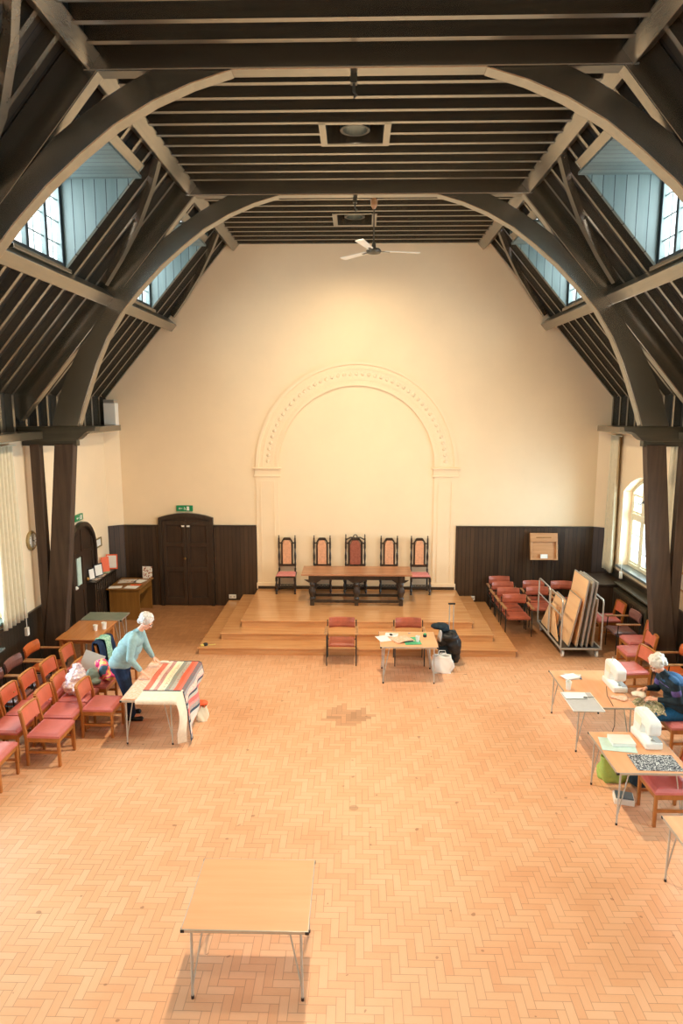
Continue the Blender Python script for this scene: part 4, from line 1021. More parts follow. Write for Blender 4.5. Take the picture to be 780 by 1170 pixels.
# ceiling fan
t = thing('ceiling_fan', 'three bladed white ceiling fan hanging from a long rod near the stage', 'ceiling fan', (0.29, 12.75, 7.78))
MB().tube([(0, 0, 0.10), (0, 0, 0.86)], 0.012).build('rod', 'dark_iron', t)
MB().lathe([(0.02, 0.72), (0.06, 0.78), (0.07, 0.90)], n=14).build('canopy', 'arm_wood', t)
MB().lathe([(0.03, -0.06), (0.12, -0.04), (0.14, 0.0), (0.11, 0.035), (0.04, 0.05), (0.035, 0.12), (0.02, 0.16)], n=20).build('motor', 'dark_iron', t)
for k in range(3):
    a = math.radians(12 + 120 * k)
    bl = thing('x', None, None); C.objects.unlink(bl); bpy.data.objects.remove(bl)
    K = RZ(a) @ RX(0.12)
    MB().prism([(0.20, -0.05), (0.86, -0.075), (0.88, 0.0), (0.86, 0.075), (0.20, 0.05)], 'z', -0.006, 0.006, K).build('blade', 'white', t)
    MB().box(0.08, 0.30, -0.02, 0.02, -0.012, -0.004, K).build('blade_arm', 'dark_iron', t)
# ------------------------------------------------------------------ table trolley
t = thing('table_trolley', 'grey tubular steel trolley on castors carrying folded tables', 'trolley', (4.48, 13.66, 0))
TX, TYl = 0.40, 0.86
B(-TX, TX, -TYl, TYl, 0.185, 0.20).build('deck', 'black', t)
MB().tube([(-TX, -TYl, 0.19), (TX, -TYl, 0.19), (TX, TYl, 0.19), (-TX, TYl, 0.19)], 0.022, 8, True).build('base_frame', 'chrome', t)
def hoop(x, y0, y1, zt, yz=0.0):
    r = 0.08; pts = [(x, y0, 0.19), (x, y0, zt - r)]
    for k in range(1, 6): a = PI / 2 * k / 6; pts.append((x, y0 + r - r * math.cos(a), zt - r + r * math.sin(a)))
    pts += [(x, y0 + r, zt), (x, y1 - r, zt)]
    for k in range(1, 6): a = PI / 2 * k / 6; pts.append((x, y1 - r + r * math.sin(a), zt - r + r * math.cos(a)))
    pts += [(x, y1, zt - r), (x, y1, 0.19)]
    return pts
for sx in (-1, 1):
    x = sx * TX
    MB().tube(hoop(x, -TYl, -0.02, 1.20), 0.017).tube([(x, -TYl, 0.86), (x, -0.02, 0.86)], 0.013).build('rail_hoop', 'chrome', t)
    MB().tube(hoop(x, 0.02, TYl, 1.20), 0.017).tube([(x, 0.02, 0.86), (x, TYl, 0.86)], 0.013).build('rail_hoop', 'chrome', t)
    for sy in (-1, 1):
        cx, cy = sx * (TX - 0.06), sy * (TYl - 0.07)
        c_ = MB().box(cx - 0.03, cx - 0.022, cy - 0.03, cy + 0.03, 0.06, 0.17).box(cx + 0.022, cx + 0.03, cy - 0.03, cy + 0.03, 0.06, 0.17).box(cx - 0.03, cx + 0.03, cy - 0.03, cy + 0.03, 0.155, 0.17).build('castor', 'chrome', t)
        MB().lathe([(0.02, -0.018), (0.062, -0.018), (0.066, 0), (0.062, 0.018), (0.02, 0.018)], n=20, m=TR(cx, cy, 0.066) @ RY(PI / 2)).build('wheel', 'white', c_)
GT = 'folded tables standing on the trolley'
def folded(lab, xb, xt, y0, y1, h, skew=0.0, top='laminate_pale', face=-1):
    """tabletop standing on its end; xb / xt = x of bottom and top edge"""
    o = thing('folded_table', lab, 'folded table', (xb, y0, 0.205), 0, GT)
    ang = math.atan2(xt - xb, h); L = math.hypot(xt - xb, h); K = RY(ang)
    w = y1 - y0
    b = MB().prism([(0, 0), (w, 0), (w, L), (0, L)], 'x', -0.012, 0.012, K); b.build('tabletop', top, o)
    e = MB().box(-0.014, 0.014, -0.008, 0.004, 0, L, K).box(-0.014, 0.014, w - 0.004, w + 0.008, 0, L, K).box(-0.014, 0.014, -0.008, w + 0.008, L - 0.004, L + 0.008, K).box(-0.014, 0.014, -0.008, w + 0.008, -0.002, 0.008, K)
    e.build('edge_strip', 'alu', o)
    lg = MB()
    for yy in (0.06, w - 0.06): lg.tube([(0.028, yy, 0.08), (0.028, yy, L - 0.10)], 0.011, 8, False, K)
    lg.build('folded_legs', 'chrome', o)
    return o
folded('small square folded table leaning at the front left of the trolley', 4.27, 4.47, 12.90, 13.58, 0.98)
folded('tall folded table with beech face, left of the tall ones on the trolley', 4.42, 4.60, 12.88, 13.74, 1.37)
folded('tall folded table with grey edge standing second among the tall ones', 4.53, 4.70, 12.88, 13.72, 1.35, top='paper_grey')
folded('tall folded table with grey edge standing third among the tall ones', 4.62, 4.77, 12.88, 13.72, 1.33, top='paper_grey')
folded('shorter folded table at the right hand rail of the trolley', 4.74, 4.80, 12.9, 13.6, 0.98)
folded('folded table leaning behind the small square one on the trolley', 4.17, 4.42, 13.62, 14.30, 0.74)
# two boards leaning like an A at the far left of the deck
for lab, ya, yb2, h in (('small board leaning to the left at the far end of the trolley', 13.75, 14.42, 0.62), ('small board leaning to the right in the middle of the trolley', 13.2, 13.72, 0.66)):
    o = thing('folded_table', lab, 'folded table', (4.13, ya, 0.205), 0, GT)
    MB().prism([(0, 0), (yb2 - ya, 0), (0.10, h), (0.02, h)] if 'left' in lab else [(0, 0), (yb2 - ya, 0.02), (yb2 - ya, h), (yb2 - ya - 0.10, h)], 'x', 0, 0.024).build('board', 'laminate_pale', o)
    MB().tube([(0.03, 0.0, 0.0), (0.03, 0.06, h)], 0.008).build('edge_tube', 'black_metal', o)

# ------------------------------------------------------------------ small things before the stage
ZT = 0.722
sheet('paper_sheet', 'pinkish white sheet hanging over the left end of the small stage front table', 'paper', 'paper', 0.50, 11.83, ZT, 0.22, 0.30, 0.35)
sheet('paper_sheet', 'white sheet with scissors on the small stage front table', 'paper', 'paper', 0.66, 12.02, ZT + 0.004, 0.24, 0.20, -0.15)
sheet('cutting_mat', 'green cutting mat on the small stage front table', 'mat', 'green_mat', 1.02, 11.72, ZT, 0.30, 0.40, 0.1)
sheet('fabric_piece', 'folded beige fabric on the green cutting mat', 'fabric', 'pink_cloth', 0.84, 11.78, ZT + 0.006, 0.36, 0.32, 0.5, bend=0.02)
s_ = thing('scissors', 'dark handled scissors lying on the white sheet', 'scissors', (0.68, 12.02, ZT + 0.012), 0.2)
MB().prism([(-0.0, -0.008), (0.10, 0.0), (0.0, 0.004)], 'z', 0, 0.003).prism([(0.0, 0.0), (0.10, 0.006), (0.0, 0.010)], 'z', 0.003, 0.006).build('blades', 'alu', s_)
MB().tube([(-0.03 + 0.025 * math.cos(a * PI / 5), -0.022 + 0.016 * math.sin(a * PI / 5), 0.004) for a in range(10)], 0.005, 6, True).tube([(-0.03 + 0.025 * math.cos(a * PI / 5), 0.022 + 0.016 * math.sin(a * PI / 5), 0.004) for a in range(10)], 0.005, 6, True).build('handles', 'black', s_)
s_ = thing('rotary_cutter', 'dark handled cutter lying on the beige fabric', 'tool', (0.98, 11.62, ZT + 0.02), 0.5)
MB().tube([(-0.09, 0, 0.01), (0.06, 0, 0.01)], [0.008, 0.011]).build('handle', 'black', s_); MB().lathe([(0.022, 0), (0.022, 0.002)], (0.08, 0, 0.004), 14).build('blade', 'alu', s_)
cup('white paper cup on the green mat of the small stage front table', 1.12, 11.68, ZT, 0.11, 0.04)
s_ = thing('tape_dispenser', 'small dark green jar on the right of the small stage front table', 'jar', (1.28, 11.95, ZT))
MB().lathe([(0.035, 0), (0.035, 0.04), (0.028, 0.05)], n=14).build('jar_body', 'darktop', s_); MB().lathe([(0.03, 0.05), (0.03, 0.065)], n=14).build('lid', 'green_mat', s_)
s_['category'] = 'jar'; s_.name = 'small_jar'
o = MB().ball((0, 0, 0.008), (0.03, 0.02, 0.01)).build('chalk', 'paper_grey'); o.location = (1.0, 12.12, ZT); tag(o, 'small pale chalk at the back edge of the small stage front table', 'chalk')

t = thing('wheeled_bag', 'dark wheeled bag with tall grey handle beside the small stage front table', 'bag', (1.80, 12.45, 0))
B(-0.19, 0.15, -0.13, 0.13, 0.05, 0.66).build('body', 'darktop', t, bevel=0.03)
MB().tube([(0.02, 0.13, 0.4), (0.02, 0.15, 1.16)], 0.010).tube([(0.10, 0.13, 0.4), (0.10, 0.15, 1.16)], 0.010).build('handle_tubes', 'chrome', t)
MB().tube([(-0.01, 0.15, 1.17), (0.13, 0.15, 1.17)], 0.018).build('handle_grip', 'black', t)
for x in (-0.16, 0.12): MB().lathe([(0.045, -0.012), (0.045, 0.012)], n=14, m=TR(x, 0.12, 0.045) @ RY(PI / 2)).build('wheel', 'black', t)
def cloth_lump(name, lab, cat, m, loc, parts, voxel=0.02, parent_noise=0.02):
    mb = MB()
    for p in parts: mb.ball(p[:3], p[3], None, 2, 0.08)
    o = mb.build(name, m, None, remesh=voxel); o.location = loc
    tex = bpy.data.textures.new(name, 'CLOUDS'); tex.noise_scale = 0.09
    d = o.modifiers.new('folds', 'DISPLACE'); d.texture = tex; d.strength = parent_noise * 2; d.mid_level = 0.5
    return tag(o, lab, cat)
cloth_lump('jacket', 'black jacket heaped on the wheeled bag', 'jacket', 'black', (1.78, 12.34, 0), [(0.0, 0, 0.60, (0.20, 0.15, 0.10)), (0.10, -0.02, 0.44, (0.15, 0.12, 0.20)), (0.17, 0.0, 0.25, (0.07, 0.08, 0.20)), (-0.12, 0.02, 0.52, (0.10, 0.12, 0.14))])
cloth_lump('jacket', 'dark teal garment with pale lining lying above the black jacket', 'jacket', 'darktop', (1.62, 12.42, 0.0), [(0.0, 0, 0.77, (0.19, 0.13, 0.07)), (0.09, 0, 0.72, (0.10, 0.12, 0.05))])
cloth_lump('fabric_piece', 'pale lilac cloth strip between the dark garments by the wheeled bag', 'fabric', 'paper_grey', (1.60, 12.24, 0.0), [(0, 0, 0.64, (0.045, 0.05, 0.13))])
def carrier(name, lab, m, loc, w, d, h, rz=0, handles='black', seed=1):
    t = thing(name, lab, 'bag', loc, rz); random.seed(seed)
    def fn(u, v):
        a = 2 * PI * u; k = 1 + 0.10 * math.sin(3 * a + 5 * v) + 0.05 * math.sin(7 * a + 9 * v)
        r = (0.9 + 0.16 * math.sin(PI * min(1, v * 1.2))) * k; sq = 1 / max(abs(math.cos(a)), abs(math.sin(a))) ** 0.5
        return (w / 2 * math.cos(a) * r * sq, d / 2 * math.sin(a) * r * sq * (1 - 0.35 * v), h * v + 0.01 * math.sin(6 * a))
    mb = MB(); mb.grid(fn, 32, 12); mb.box(-w * 0.4, w * 0.4, -d * 0.4, d * 0.4, 0, 0.01)
    mb.build('bag_body', m, t, smooth=True, solid=0.004)
    for y in (-d * 0.3, d * 0.3): MB().tube([(-w * 0.2, y, h * 0.95), (-w * 0.15, y, h * 1.2), (w * 0.15, y, h * 1.2), (w * 0.2, y, h * 0.95)], 0.007, 6).build('handle', handles, t)
    return t
carrier('plastic_bag', 'white plastic carrier bag on the floor beside the wheeled bag', 'white', (1.63, 12.04, 0), 0.38, 0.22, 0.33, 0, 'white')
carrier('shopping_bag', 'lime green bag with black base under the near sewing table', 'lime', (3.50, 8.42, 0.0), 0.42, 0.25, 0.33, 0.1, 'black', 3)
cloth_lump('sports_bag', 'dark teal soft bag on the floor beside the lime green bag', 'bag', 'darktop', (3.82, 8.25, 0), [(0, 0, 0.09, (0.20, 0.13, 0.10)), (0.12, 0, 0.08, (0.12, 0.1, 0.08))])
carrier('tote_bag', 'cream and orange bag on the floor behind the hanging quilt', 'cream_paint', (-2.47, 9.98, 0), 0.18, 0.16, 0.24, 0.3, 'orange', 4)
cloth_lump('fabric_piece', 'orange cloth on top of the cream bag behind the quilt', 'fabric', 'orange', (-2.47, 10.0, 0.28), [(0, 0, 0, (0.09, 0.07, 0.05))], 0.012)

# ------------------------------------------------------------------ things on the left chairs
cloth_lump('carrier_bag', 'lilac white translucent carrier bag on a salmon chair seat', 'bag', 'plastic_bag', (-4.46, 9.90, 0.485),
           [(0, 0, 0.12, (0.20, 0.18, 0.13)), (0.0, 0.03, 0.20, (0.165, 0.15, 0.15)), (0.01, 0.05, 0.29, (0.12, 0.11, 0.13)), (0.02, 0.06, 0.37, (0.085, 0.07, 0.10)), (0.10, -0.09, 0.08, (0.12, 0.11, 0.09)), (-0.10, 0.08, 0.09, (0.12, 0.11, 0.10))], 0.012, 0.04)
cloth_lump('shopping_bag', 'bright pink yellow and orange patterned bag leaning on a left chair', 'bag', 'colour_bag', (-4.16, 10.38, 0.49),
           [(0, 0, 0.14, (0.13, 0.10, 0.16)), (-0.06, 0.05, 0.26, (0.13, 0.08, 0.09)), (0.08, -0.03, 0.08, (0.09, 0.08, 0.09))], 0.014, 0.02)
cloth_lump('cloth_bag', 'dark grey green cloth bag beside the patterned bag', 'bag', 'greygreen', (-4.33, 10.25, 0.49), [(0, 0, 0.12, (0.11, 0.10, 0.14)), (0.06, -0.06, 0.05, (0.10, 0.07, 0.06))], 0.014)
o = MB().box(-0.17, 0.17, -0.006, 0.006, 0, 0.30, RX(-0.3) @ RY(0.45)).build('card_folder', 'paper_grey', None); o.location = (-4.50, 10.52, 0.60); o.rotation_euler = (0, 0, 0.35)
tag(o, 'pale grey card folder standing on a left chair behind the lilac bag', 'folder')
# coat over the chair
def drape(name, lab, cat, m, loc, rz, w, front, back, top, gap=0.09, fold=0.015, seed=0):
    def fn(u, v):
        tot = front + gap + back; s = u * tot; y = (v - 0.5) * w
        if s < front: x = gap / 2 + 0.02 + 0.05 * (1 - s / front); z = top - (front - s)
        elif s < front + gap: q = (s - front) / gap; x = gap / 2 + 0.02 - q * (gap + 0.04); z = top + 0.015 * math.sin(PI * q)
        else: q = s - front - gap; x = -gap / 2 - 0.02 - 0.08 * q; z = top - q
        f = fold * math.sin(v * 21 + seed + u * 2) * min(1, abs(s - front) * 6)
        return (x + f, y * (1 + 0.10 * math.sin(u * 7 + seed)), z + 0.012 * math.sin(v * 9))
    o = MB().grid(fn, 24, 22).build(name, m, None, smooth=True, solid=0.012); o.location = loc; o.rotation_euler = (0, 0, rz)
    return tag(o, lab, cat)
drape('coat', 'navy coat hung over a chair back behind the standing woman', 'coat', 'navy', (-4.585, 11.37, 0), -0.1, 0.52, 0.50, 0.55, 0.84, 0.10, 0.03)
drape('scarf', 'pale green scarf hung over the navy coat', 'scarf', 'scarf', (-4.56, 11.36, 0), -0.1, 0.20, 0.42, 0.10, 0.868, 0.14, 0.01, 2)

t = thing('tape_measure', 'small black and yellow tape measure on the left corner of the lowest stage step', 'tape measure', (-3.08, 12.93, 0.151), 0.3)
MB().lathe([(0.04, 0), (0.045, 0.01), (0.045, 0.035), (0.04, 0.045)], n=16).build('case', 'black', t)
B(0.03, 0.20, -0.012, 0.012, 0.002, 0.006).build('tape', 'yellow', t); B(-0.10, -0.03, -0.03, 0.02, 0.0, 0.03).build('clip', 'yellow', t, bevel=0.006)
# ------------------------------------------------------------------ quilt table
zq = 0.726
def qf(u, v, off=0.0, y0=9.44, y1=10.64):
    topw = 0.575; y = y0 + (y1 - y0) * v
    L = 0.66 if v < 0.2 else 0.66 - (v - 0.2) * 0.62
    tot = topw + L; s = u * (topw + 0.66)
    s = min(s, tot)
    if s <= topw - 0.02: return (-3.23 + s + 0.006 * math.sin(v * 9), y, zq + off + 0.003 * math.sin(s * 40) * math.sin(v * 17))
    if s <= topw + 0.02: q = (s - topw + 0.02) / 0.04; return (-3.25 + topw + 0.035 * math.sin(q * PI / 2), y, zq + off - 0.02 * (1 - math.cos(q * PI / 2)))
    d = s - topw - 0.02; w = 0.035 * math.sin(v * 13 + 1.0) * min(1, d * 4)
    return (-2.64 + 0.02 + w + 0.22 * d + off, y - 0.45 * d, zq + off - 0.02 - d * 0.985)
def quv(u, v):
    return (u, v)
t = thing('quilt', 'striped patchwork quilt spread on a table and hanging down to the floor', 'quilt', (0, 0, 0))
MB().grid(lambda u, v: qf(u, v, 0.006), 60, 30, quv).build('patchwork_top', 'quilt', t, smooth=True, solid=0.006)
def lf(u, v):
    p = qf(u, 0.0, 0.002); y = 9.10 + 0.40 * v
    x, yy, z = p
    dd = max(0.0, 0.70 - z)
    if dd > 0.0:
        q = min(1.0, dd * 2.2); bx = -2.62 + 0.13 * v; by = 9.10 + 0.03 * v
        tx, ty = x, 9.10 + 0.34 * v
        return (tx + (bx - tx) * q - 0.012, ty + (by - ty) * q + (1 - q) * 0.0, z - 0.02 * (1 - v))
    if z > 0.70: z2 = zq + 0.001 - (0.055 if v < 0.05 else 0.0)
    else: z2 = z - 0.03 * (1 - v)
    dn = max(0.0, 0.70 - z)
    return (x - 0.01 + 0.05 * math.sin(v * 5) * min(1, dn * 3), y + min(1, dn * 5) * 0.16 * (1 - v) + 0.05 * dn, z2)
MB().grid(lf, 60, 20).build('lining', 'quilt_back', t, smooth=True, solid=0.004)
sheet('fabric_piece', 'pink printed cloth lying flat on the left half of the quilt table', 'fabric', 'pink_cloth', -3.34, 9.85, zq, 0.22, 1.4, 0.0)
o = MB().tube([(-0.10, 0, 0.02), (-0.05, 0, 0.03), (0.05, 0, 0.03), (0.10, 0, 0.02)], [0.008, 0.024, 0.024, 0.006], 10).build('fabric_roll', 'quilt_back', None, smooth=True); o.location = (-3.20, 10.52, zq)
tag(o, 'cream roll of wadding at the far side of the quilt table', 'fabric')

# ------------------------------------------------------------------ sewing tables
def machine(lab, x, y, rz, sc_=1.22):
    t = thing('sewing_machine', lab, 'sewing machine', (x, y, ZT), rz, 'white sewing machines'); t.scale = (sc_, sc_, sc_)
    # local: long axis x (pillar at +x), operator at -y
    B(-0.20, 0.20, -0.09, 0.09, 0.0, 0.075).build('base', 'white', t, bevel=0.018)
    b = MB(); b.prism([(0.06, 0.06), (0.20, 0.06), (0.20, 0.27), (0.17, 0.31), (0.02, 0.315), (-0.17, 0.30), (-0.20, 0.27), (-0.20, 0.16), (-0.15, 0.13), (-0.10, 0.16), (-0.08, 0.195), (0.02, 0.19)], 'y', -0.065, 0.065)
    b.build('arm', 'white', t, bevel=0.022)
    MB().lathe([(0.02, 0), (0.045, 0.005), (0.045, 0.025), (0.03, 0.03)], n=18, m=TR(0.20, 0, 0.21) @ RY(PI / 2)).build('hand_wheel', 'paper_grey', t)
    B(-0.18, -0.02, -0.086, -0.02, 0.074, 0.079).build('needle_plate', 'paper_grey', t)
    MB().tube([(-0.14, 0, 0.14), (-0.14, 0, 0.08)], 0.004, 6).box(-0.15, -0.13, -0.02, 0.01, 0.08, 0.085).build('needle', 'alu', t)
    MB().tube([(0.06, 0.02, 0.31), (0.06, 0.02, 0.37)], 0.005, 6).build('spool_pin', 'white', t)
    B(0.0, 0.15, 0.062, 0.069, 0.17, 0.26).build('side_panel', 'cream_paint', t, bevel=0.004)
    return t
machine('white sewing machine in front of the sewing woman, the further of two', 3.97, 9.78, PI / 2 + 0.0)
machine('white sewing machine beside the patterned cloth, the nearer of two', 3.74, 8.10, PI / 2 + 0.0)
t = thing('tray', 'pale grey white tray overhanging the corner of the far sewing table', 'tray', (3.29, 9.22, ZT))
B(-0.22, 0.22, -0.32, 0.30, 0, 0.012).build('tray_base', 'paper_grey', t, bevel=0.006)
MB().tube([(-0.22, -0.32, 0.014), (0.22, -0.32, 0.014), (0.22, 0.30, 0.014), (-0.22, 0.30, 0.014)], 0.006, 6, True).build('tray_rim', 'white', t)
sheet('paper_sheet', 'white pattern sheet lying on the grey tray', 'paper', 'paper', 3.25, 9.40, ZT + 0.02, 0.34, 0.22, 0.0)
s_ = thing('scissors', 'dark scissors on the grey tray', 'scissors', (3.40, 9.32, ZT + 0.03), 0.1)
MB().prism([(0, -0.008), (0.11, 0), (0, 0.006)], 'z', 0, 0.004).build('blades', 'black_metal', s_); MB().tube([(-0.03 + 0.025 * math.cos(a * PI / 5), 0.016 * math.sin(a * PI / 5), 0.004) for a in range(10)], 0.005, 6, True).build('handles', 'black', s_)
cup('white paper cup at the left edge of the far sewing table', 3.23, 9.66, ZT, 0.13, 0.045)
t = thing('paper_stack', 'pile of white papers and pattern packets at the far end of the far sewing table', 'papers', (3.42, 10.12, ZT))
for k, (dx, dy, r, m_) in enumerate(((0, 0, 0.1, 'paper'), (0.03, 0.02, -0.2, 'leaflets'), (-0.02, -0.01, 0.4, 'paper'))):
    B(-0.13, 0.13, -0.09, 0.09, 0.008 * k, 0.008 * k + 0.007).build('packet', m_, t).matrix_basis = TR(dx, dy, 0) @ RZ(r)
o = MB().tube([(3.78, 9.60, 0.80), (3.72, 9.40, 0.745), (3.70, 9.16, 0.735), (3.70, 9.04, 0.70), (3.72, 9.06, 0.45), (3.68, 9.1, 0.2), (3.75, 9.2, 0.01)], 0.005, 6).build('power_cord', 'black'); tag(o, 'thin dark power cord hanging off the far sewing table', 'cord')
cloth_lump('fabric_scraps', 'small pale fabric scraps beside the far sewing machine', 'fabric', 'pink_cloth', (3.92, 9.35, ZT + 0.01), [(0, 0, 0.0, (0.09, 0.10, 0.012)), (-0.12, 0.05, 0, (0.05, 0.06, 0.01))], 0.01, 0.006)
sheet('cutting_mat', 'pale grey green mat under the white box on the near sewing table', 'mat', 'blind', 3.33, 7.98, ZT, 0.42, 0.34, -0.18)
t = thing('tissue_box', 'flat white box on the pale mat of the near sewing table', 'box', (3.40, 8.04, ZT + 0.006), -0.05)
B(-0.14, 0.14, -0.12, 0.12, 0, 0.045).build('box_body', 'paper', t, bevel=0.006); B(-0.142, 0.142, -0.122, 0.122, 0.03, 0.05).build('lid', 'white', t, bevel=0.004)
sheet('fabric_piece', 'black and white patterned fabric rectangle at the front of the near sewing table', 'fabric', 'bw_fabric', 3.62, 7.56, ZT, 0.54, 0.37, -0.03)
t = thing('box_file', 'white and grey box lying on the floor under the near sewing table', 'box', (3.42, 7.90, 0), -0.25)
B(-0.12, 0.12, -0.10, 0.10, 0, 0.07).build('box_body', 'white', t, bevel=0.005); B(-0.10, 0.11, -0.08, 0.09, 0.07, 0.085).build('lid', 'sill', t, bevel=0.004)
t = thing('umbrella', 'folded dark purple umbrella leaning by the chair behind the near sewing table', 'umbrella', (4.12, 8.28, 0.40), 0.3)
MB().tube([(-0.12, -0.05, 0.0), (0.05, 0.02, 0.12), (0.13, 0.06, 0.18)], [0.012, 0.030, 0.022]).build('folded_cloth', 'purple', t); MB().tube([(0.13, 0.06, 0.18), (0.20, 0.09, 0.22)], 0.010).build('handle', 'chrome', t)
for o in [x for x in C.objects if x.name.startswith('umbrella')]: o.location.z = 0.03

# ------------------------------------------------------------------ people
def hand(mb, wrist, d, nrm, thumb, curl=0.5, s=1.0):
    """d finger direction, nrm back of hand, thumb = side vector towards the thumb"""
    w = Vector(wrist); d = Vector(d).normalized(); n = Vector(nrm).normalized(); t = Vector(thumb); t = (t - d * t.dot(d)).normalized(); n = (n - d * n.dot(d) - t * n.dot(t)).normalized()
    for k, (ln, off) in enumerate(((0.072, 0.033), (0.080, 0.011), (0.074, -0.011), (0.060, -0.031))):
        kn = w + d * (0.085 * s) + t * off * s
        mb.cap(w + t * off * 0.6, kn, 0.014 * s, 0.0105 * s, 8)
        a = curl * 0.6; p1 = kn + (d * math.cos(a) - n * math.sin(a)) * ln * 0.5 * s
        a = curl * 1.5; p2 = p1 + (d * math.cos(a) - n * math.sin(a)) * ln * 0.30 * s
        a = curl * 2.1; p3 = p2 + (d * math.cos(a) - n * math.sin(a)) * ln * 0.25 * s
        mb.cap(kn, p1, 0.0095 * s, 0.0085 * s, 8).cap(p1, p2, 0.0085 * s, 0.0078 * s, 8).cap(p2, p3, 0.0078 * s, 0.0068 * s, 8)
    b = w + d * 0.02 * s + t * 0.022 * s; m = b + (d * 0.6 + t * 0.8 - n * 0.25).normalized() * 0.042 * s; e = m + (d * 0.95 + t * 0.3 - n * 0.3).normalized() * 0.032 * s
    mb.cap(b, m, 0.014 * s, 0.0105 * s, 8).cap(m, e, 0.0105 * s, 0.0085 * s, 8)

def head(mb, c, fwd, up, s=1.0):
    """skull with brow, nose, cheeks, jaw, lips, chin and ears; returns placing matrix"""
    f = Vector(fwd).normalized(); u = Vector(up); u = (u - f * u.dot(f)).normalized(); r = f.cross(u)
    K = Matrix(((f.x, r.x, u.x, c[0]), (f.y, r.y, u.y, c[1]), (f.z, r.z, u.z, c[2]), (0, 0, 0, 1)))
    def q(x, y, z): return K @ Vector((x * s, y * s, z * s))
    R3 = K.to_3x3().to_4x4()
    mb.ball(q(-0.012, 0, 0.025), (0.095 * s, 0.076 * s, 0.09 * s), R3, 3)
    mb.ball(q(0.022, 0, -0.03), (0.066 * s, 0.060 * s, 0.080 * s), R3, 3)
    mb.ball(q(0.055, 0, -0.088), (0.026 * s, 0.030 * s, 0.022 * s), R3, 2)      # chin
    mb.cap(q(0.082, 0, 0.010), q(0.104, 0, -0.026), 0.008 * s, 0.013 * s, 8)     # nose
    for e in (-1, 1):
        mb.ball(q(0.060, e * 0.036, -0.028), 0.024 * s, None, 2)
        mb.ball(q(0.074, e * 0.030, 0.028), (0.016 * s, 0.022 * s, 0.008 * s), R3, 2)
        mb.ball(q(-0.012, e * 0.078, -0.008), (0.018 * s, 0.008 * s, 0.030 * s), R3, 2)
    mb.cap(q(0.083, -0.016, -0.056), q(0.083, 0.016, -0.056), 0.008 * s, 0.008 * s, 8)
    return K
def face_bits(par, K, s, glasses=False):
    def q(x, y, z): return K @ Vector((x * s, y * s, z * s))
    e = MB()
    for k in (-1, 1): e.ball(q(0.083, k * 0.030, 0.008), 0.008 * s, None, 2)
    e.build('eyes', 'eye', par, smooth=True)
    MB().cap(q(0.092, -0.018, -0.058), q(0.092, 0.018, -0.058), 0.0045 * s, 0.0045 * s, 8).build('lips', 'lips', par, smooth=True)
    if glasses:
        g = MB()
        for k in (-1, 1):
            g.tube([q(0.100, k * 0.032 + 0.022 * math.cos(a * PI / 6), 0.004 + 0.018 * math.sin(a * PI / 6)) for a in range(12)], 0.0022, 6, True)
            g.tube([q(0.100, k * 0.054, 0.008), q(0.0, k * 0.082, 0.010)], 0.002, 6)
        g.tube([q(0.100, -0.010, 0.008), q(0.100, 0.010, 0.008)], 0.002, 6); g.build('glasses', 'alu', par)
def hair(par, K, s, m, style):
    def q(x, y, z): return K @ Vector((x * s, y * s, z * s))
    R3 = K.to_3x3().to_4x4()
    mb = MB(); random.seed(3)
    mb.ball(q(-0.034, 0, 0.044), (0.112 * s, 0.100 * s, 0.106 * s), R3, 3)
    for k in range(70 if style == 'curly' else 46):
        a = random.uniform(0, 2 * PI); z = random.uniform(-0.45, 1.0); rr = math.sqrt(max(0, 1 - z * z))
        x = rr * math.cos(a); y = rr * math.sin(a)
        if x > 0.30 and z < 0.48: continue
        k_ = 0.026 if style == 'curly' else 0.020
        mb.ball(q(-0.030 + x * 0.108, y * 0.098, 0.042 + z * 0.104), (k_ * s * 1.2, k_ * s, k_ * s), R3, 1, 0.15)
    mb.ball(q(-0.085, 0, -0.035), (0.050 * s, 0.075 * s, 0.060 * s), R3, 2)
    return mb.build('hair', m, par, remesh=0.007)

# standing woman leaning over the quilt table, facing +x
YWc = 10.08
body = MB()
hipL, hipR = Vector((-3.77, YWc - 0.085, 0.86)), Vector((-3.79, YWc + 0.085, 0.86))
kL, kR = Vector((-3.66, 9.98, 0.46)), Vector((-3.74, 10.20, 0.46)); aL, aR = Vector((-3.60, 9.96, 0.09)), Vector((-3.72, 10.22, 0.09))
shL, shR = Vector((-3.50, YWc - 0.175, 1.37)), Vector((-3.50, YWc + 0.175, 1.39))
elL, elR = Vector((-3.53, 9.80, 1.09)), Vector((-3.42, 10.30, 1.10)); wrL, wrR = Vector((-3.37, 9.85, 0.865)), Vector((-3.34, 10.36, 0.90))
neck0, neck1 = Vector((-3.47, YWc, 1.43)), Vector((-3.40, YWc, 1.52)); HC = Vector((-3.335, YWc, 1.60))
hf, hu = Vector((0.80, -0.12, -0.60)), Vector((0.5, 0, 0.85))
body.cap(hipL, kL, 0.085, 0.055).cap(kL, aL, 0.055, 0.036).cap(hipR, kR, 0.085, 0.055).cap(kR, aR, 0.055, 0.036)
body.ball((-3.78, YWc, 0.92), (0.12, 0.14, 0.12), None, 3).ball((-3.66, YWc, 1.12), (0.12, 0.14, 0.16), None, 3).ball((-3.56, YWc, 1.28), (0.10, 0.15, 0.12), None, 3)
body.cap(shL, shR, 0.055, 0.055).cap(neck0, neck1, 0.055, 0.048).cap(neck1, HC, 0.048, 0.05)
for sh, el, wr in ((shL, elL, wrL), (shR, elR, wrR)): body.cap(sh, el, 0.048, 0.038).cap(el, wr, 0.036, 0.024)
body.cap(aL, aL + Vector((0.14, 0.0, -0.05)), 0.036, 0.028).cap(aR, aR + Vector((0.14, 0, -0.05)), 0.036, 0.028)
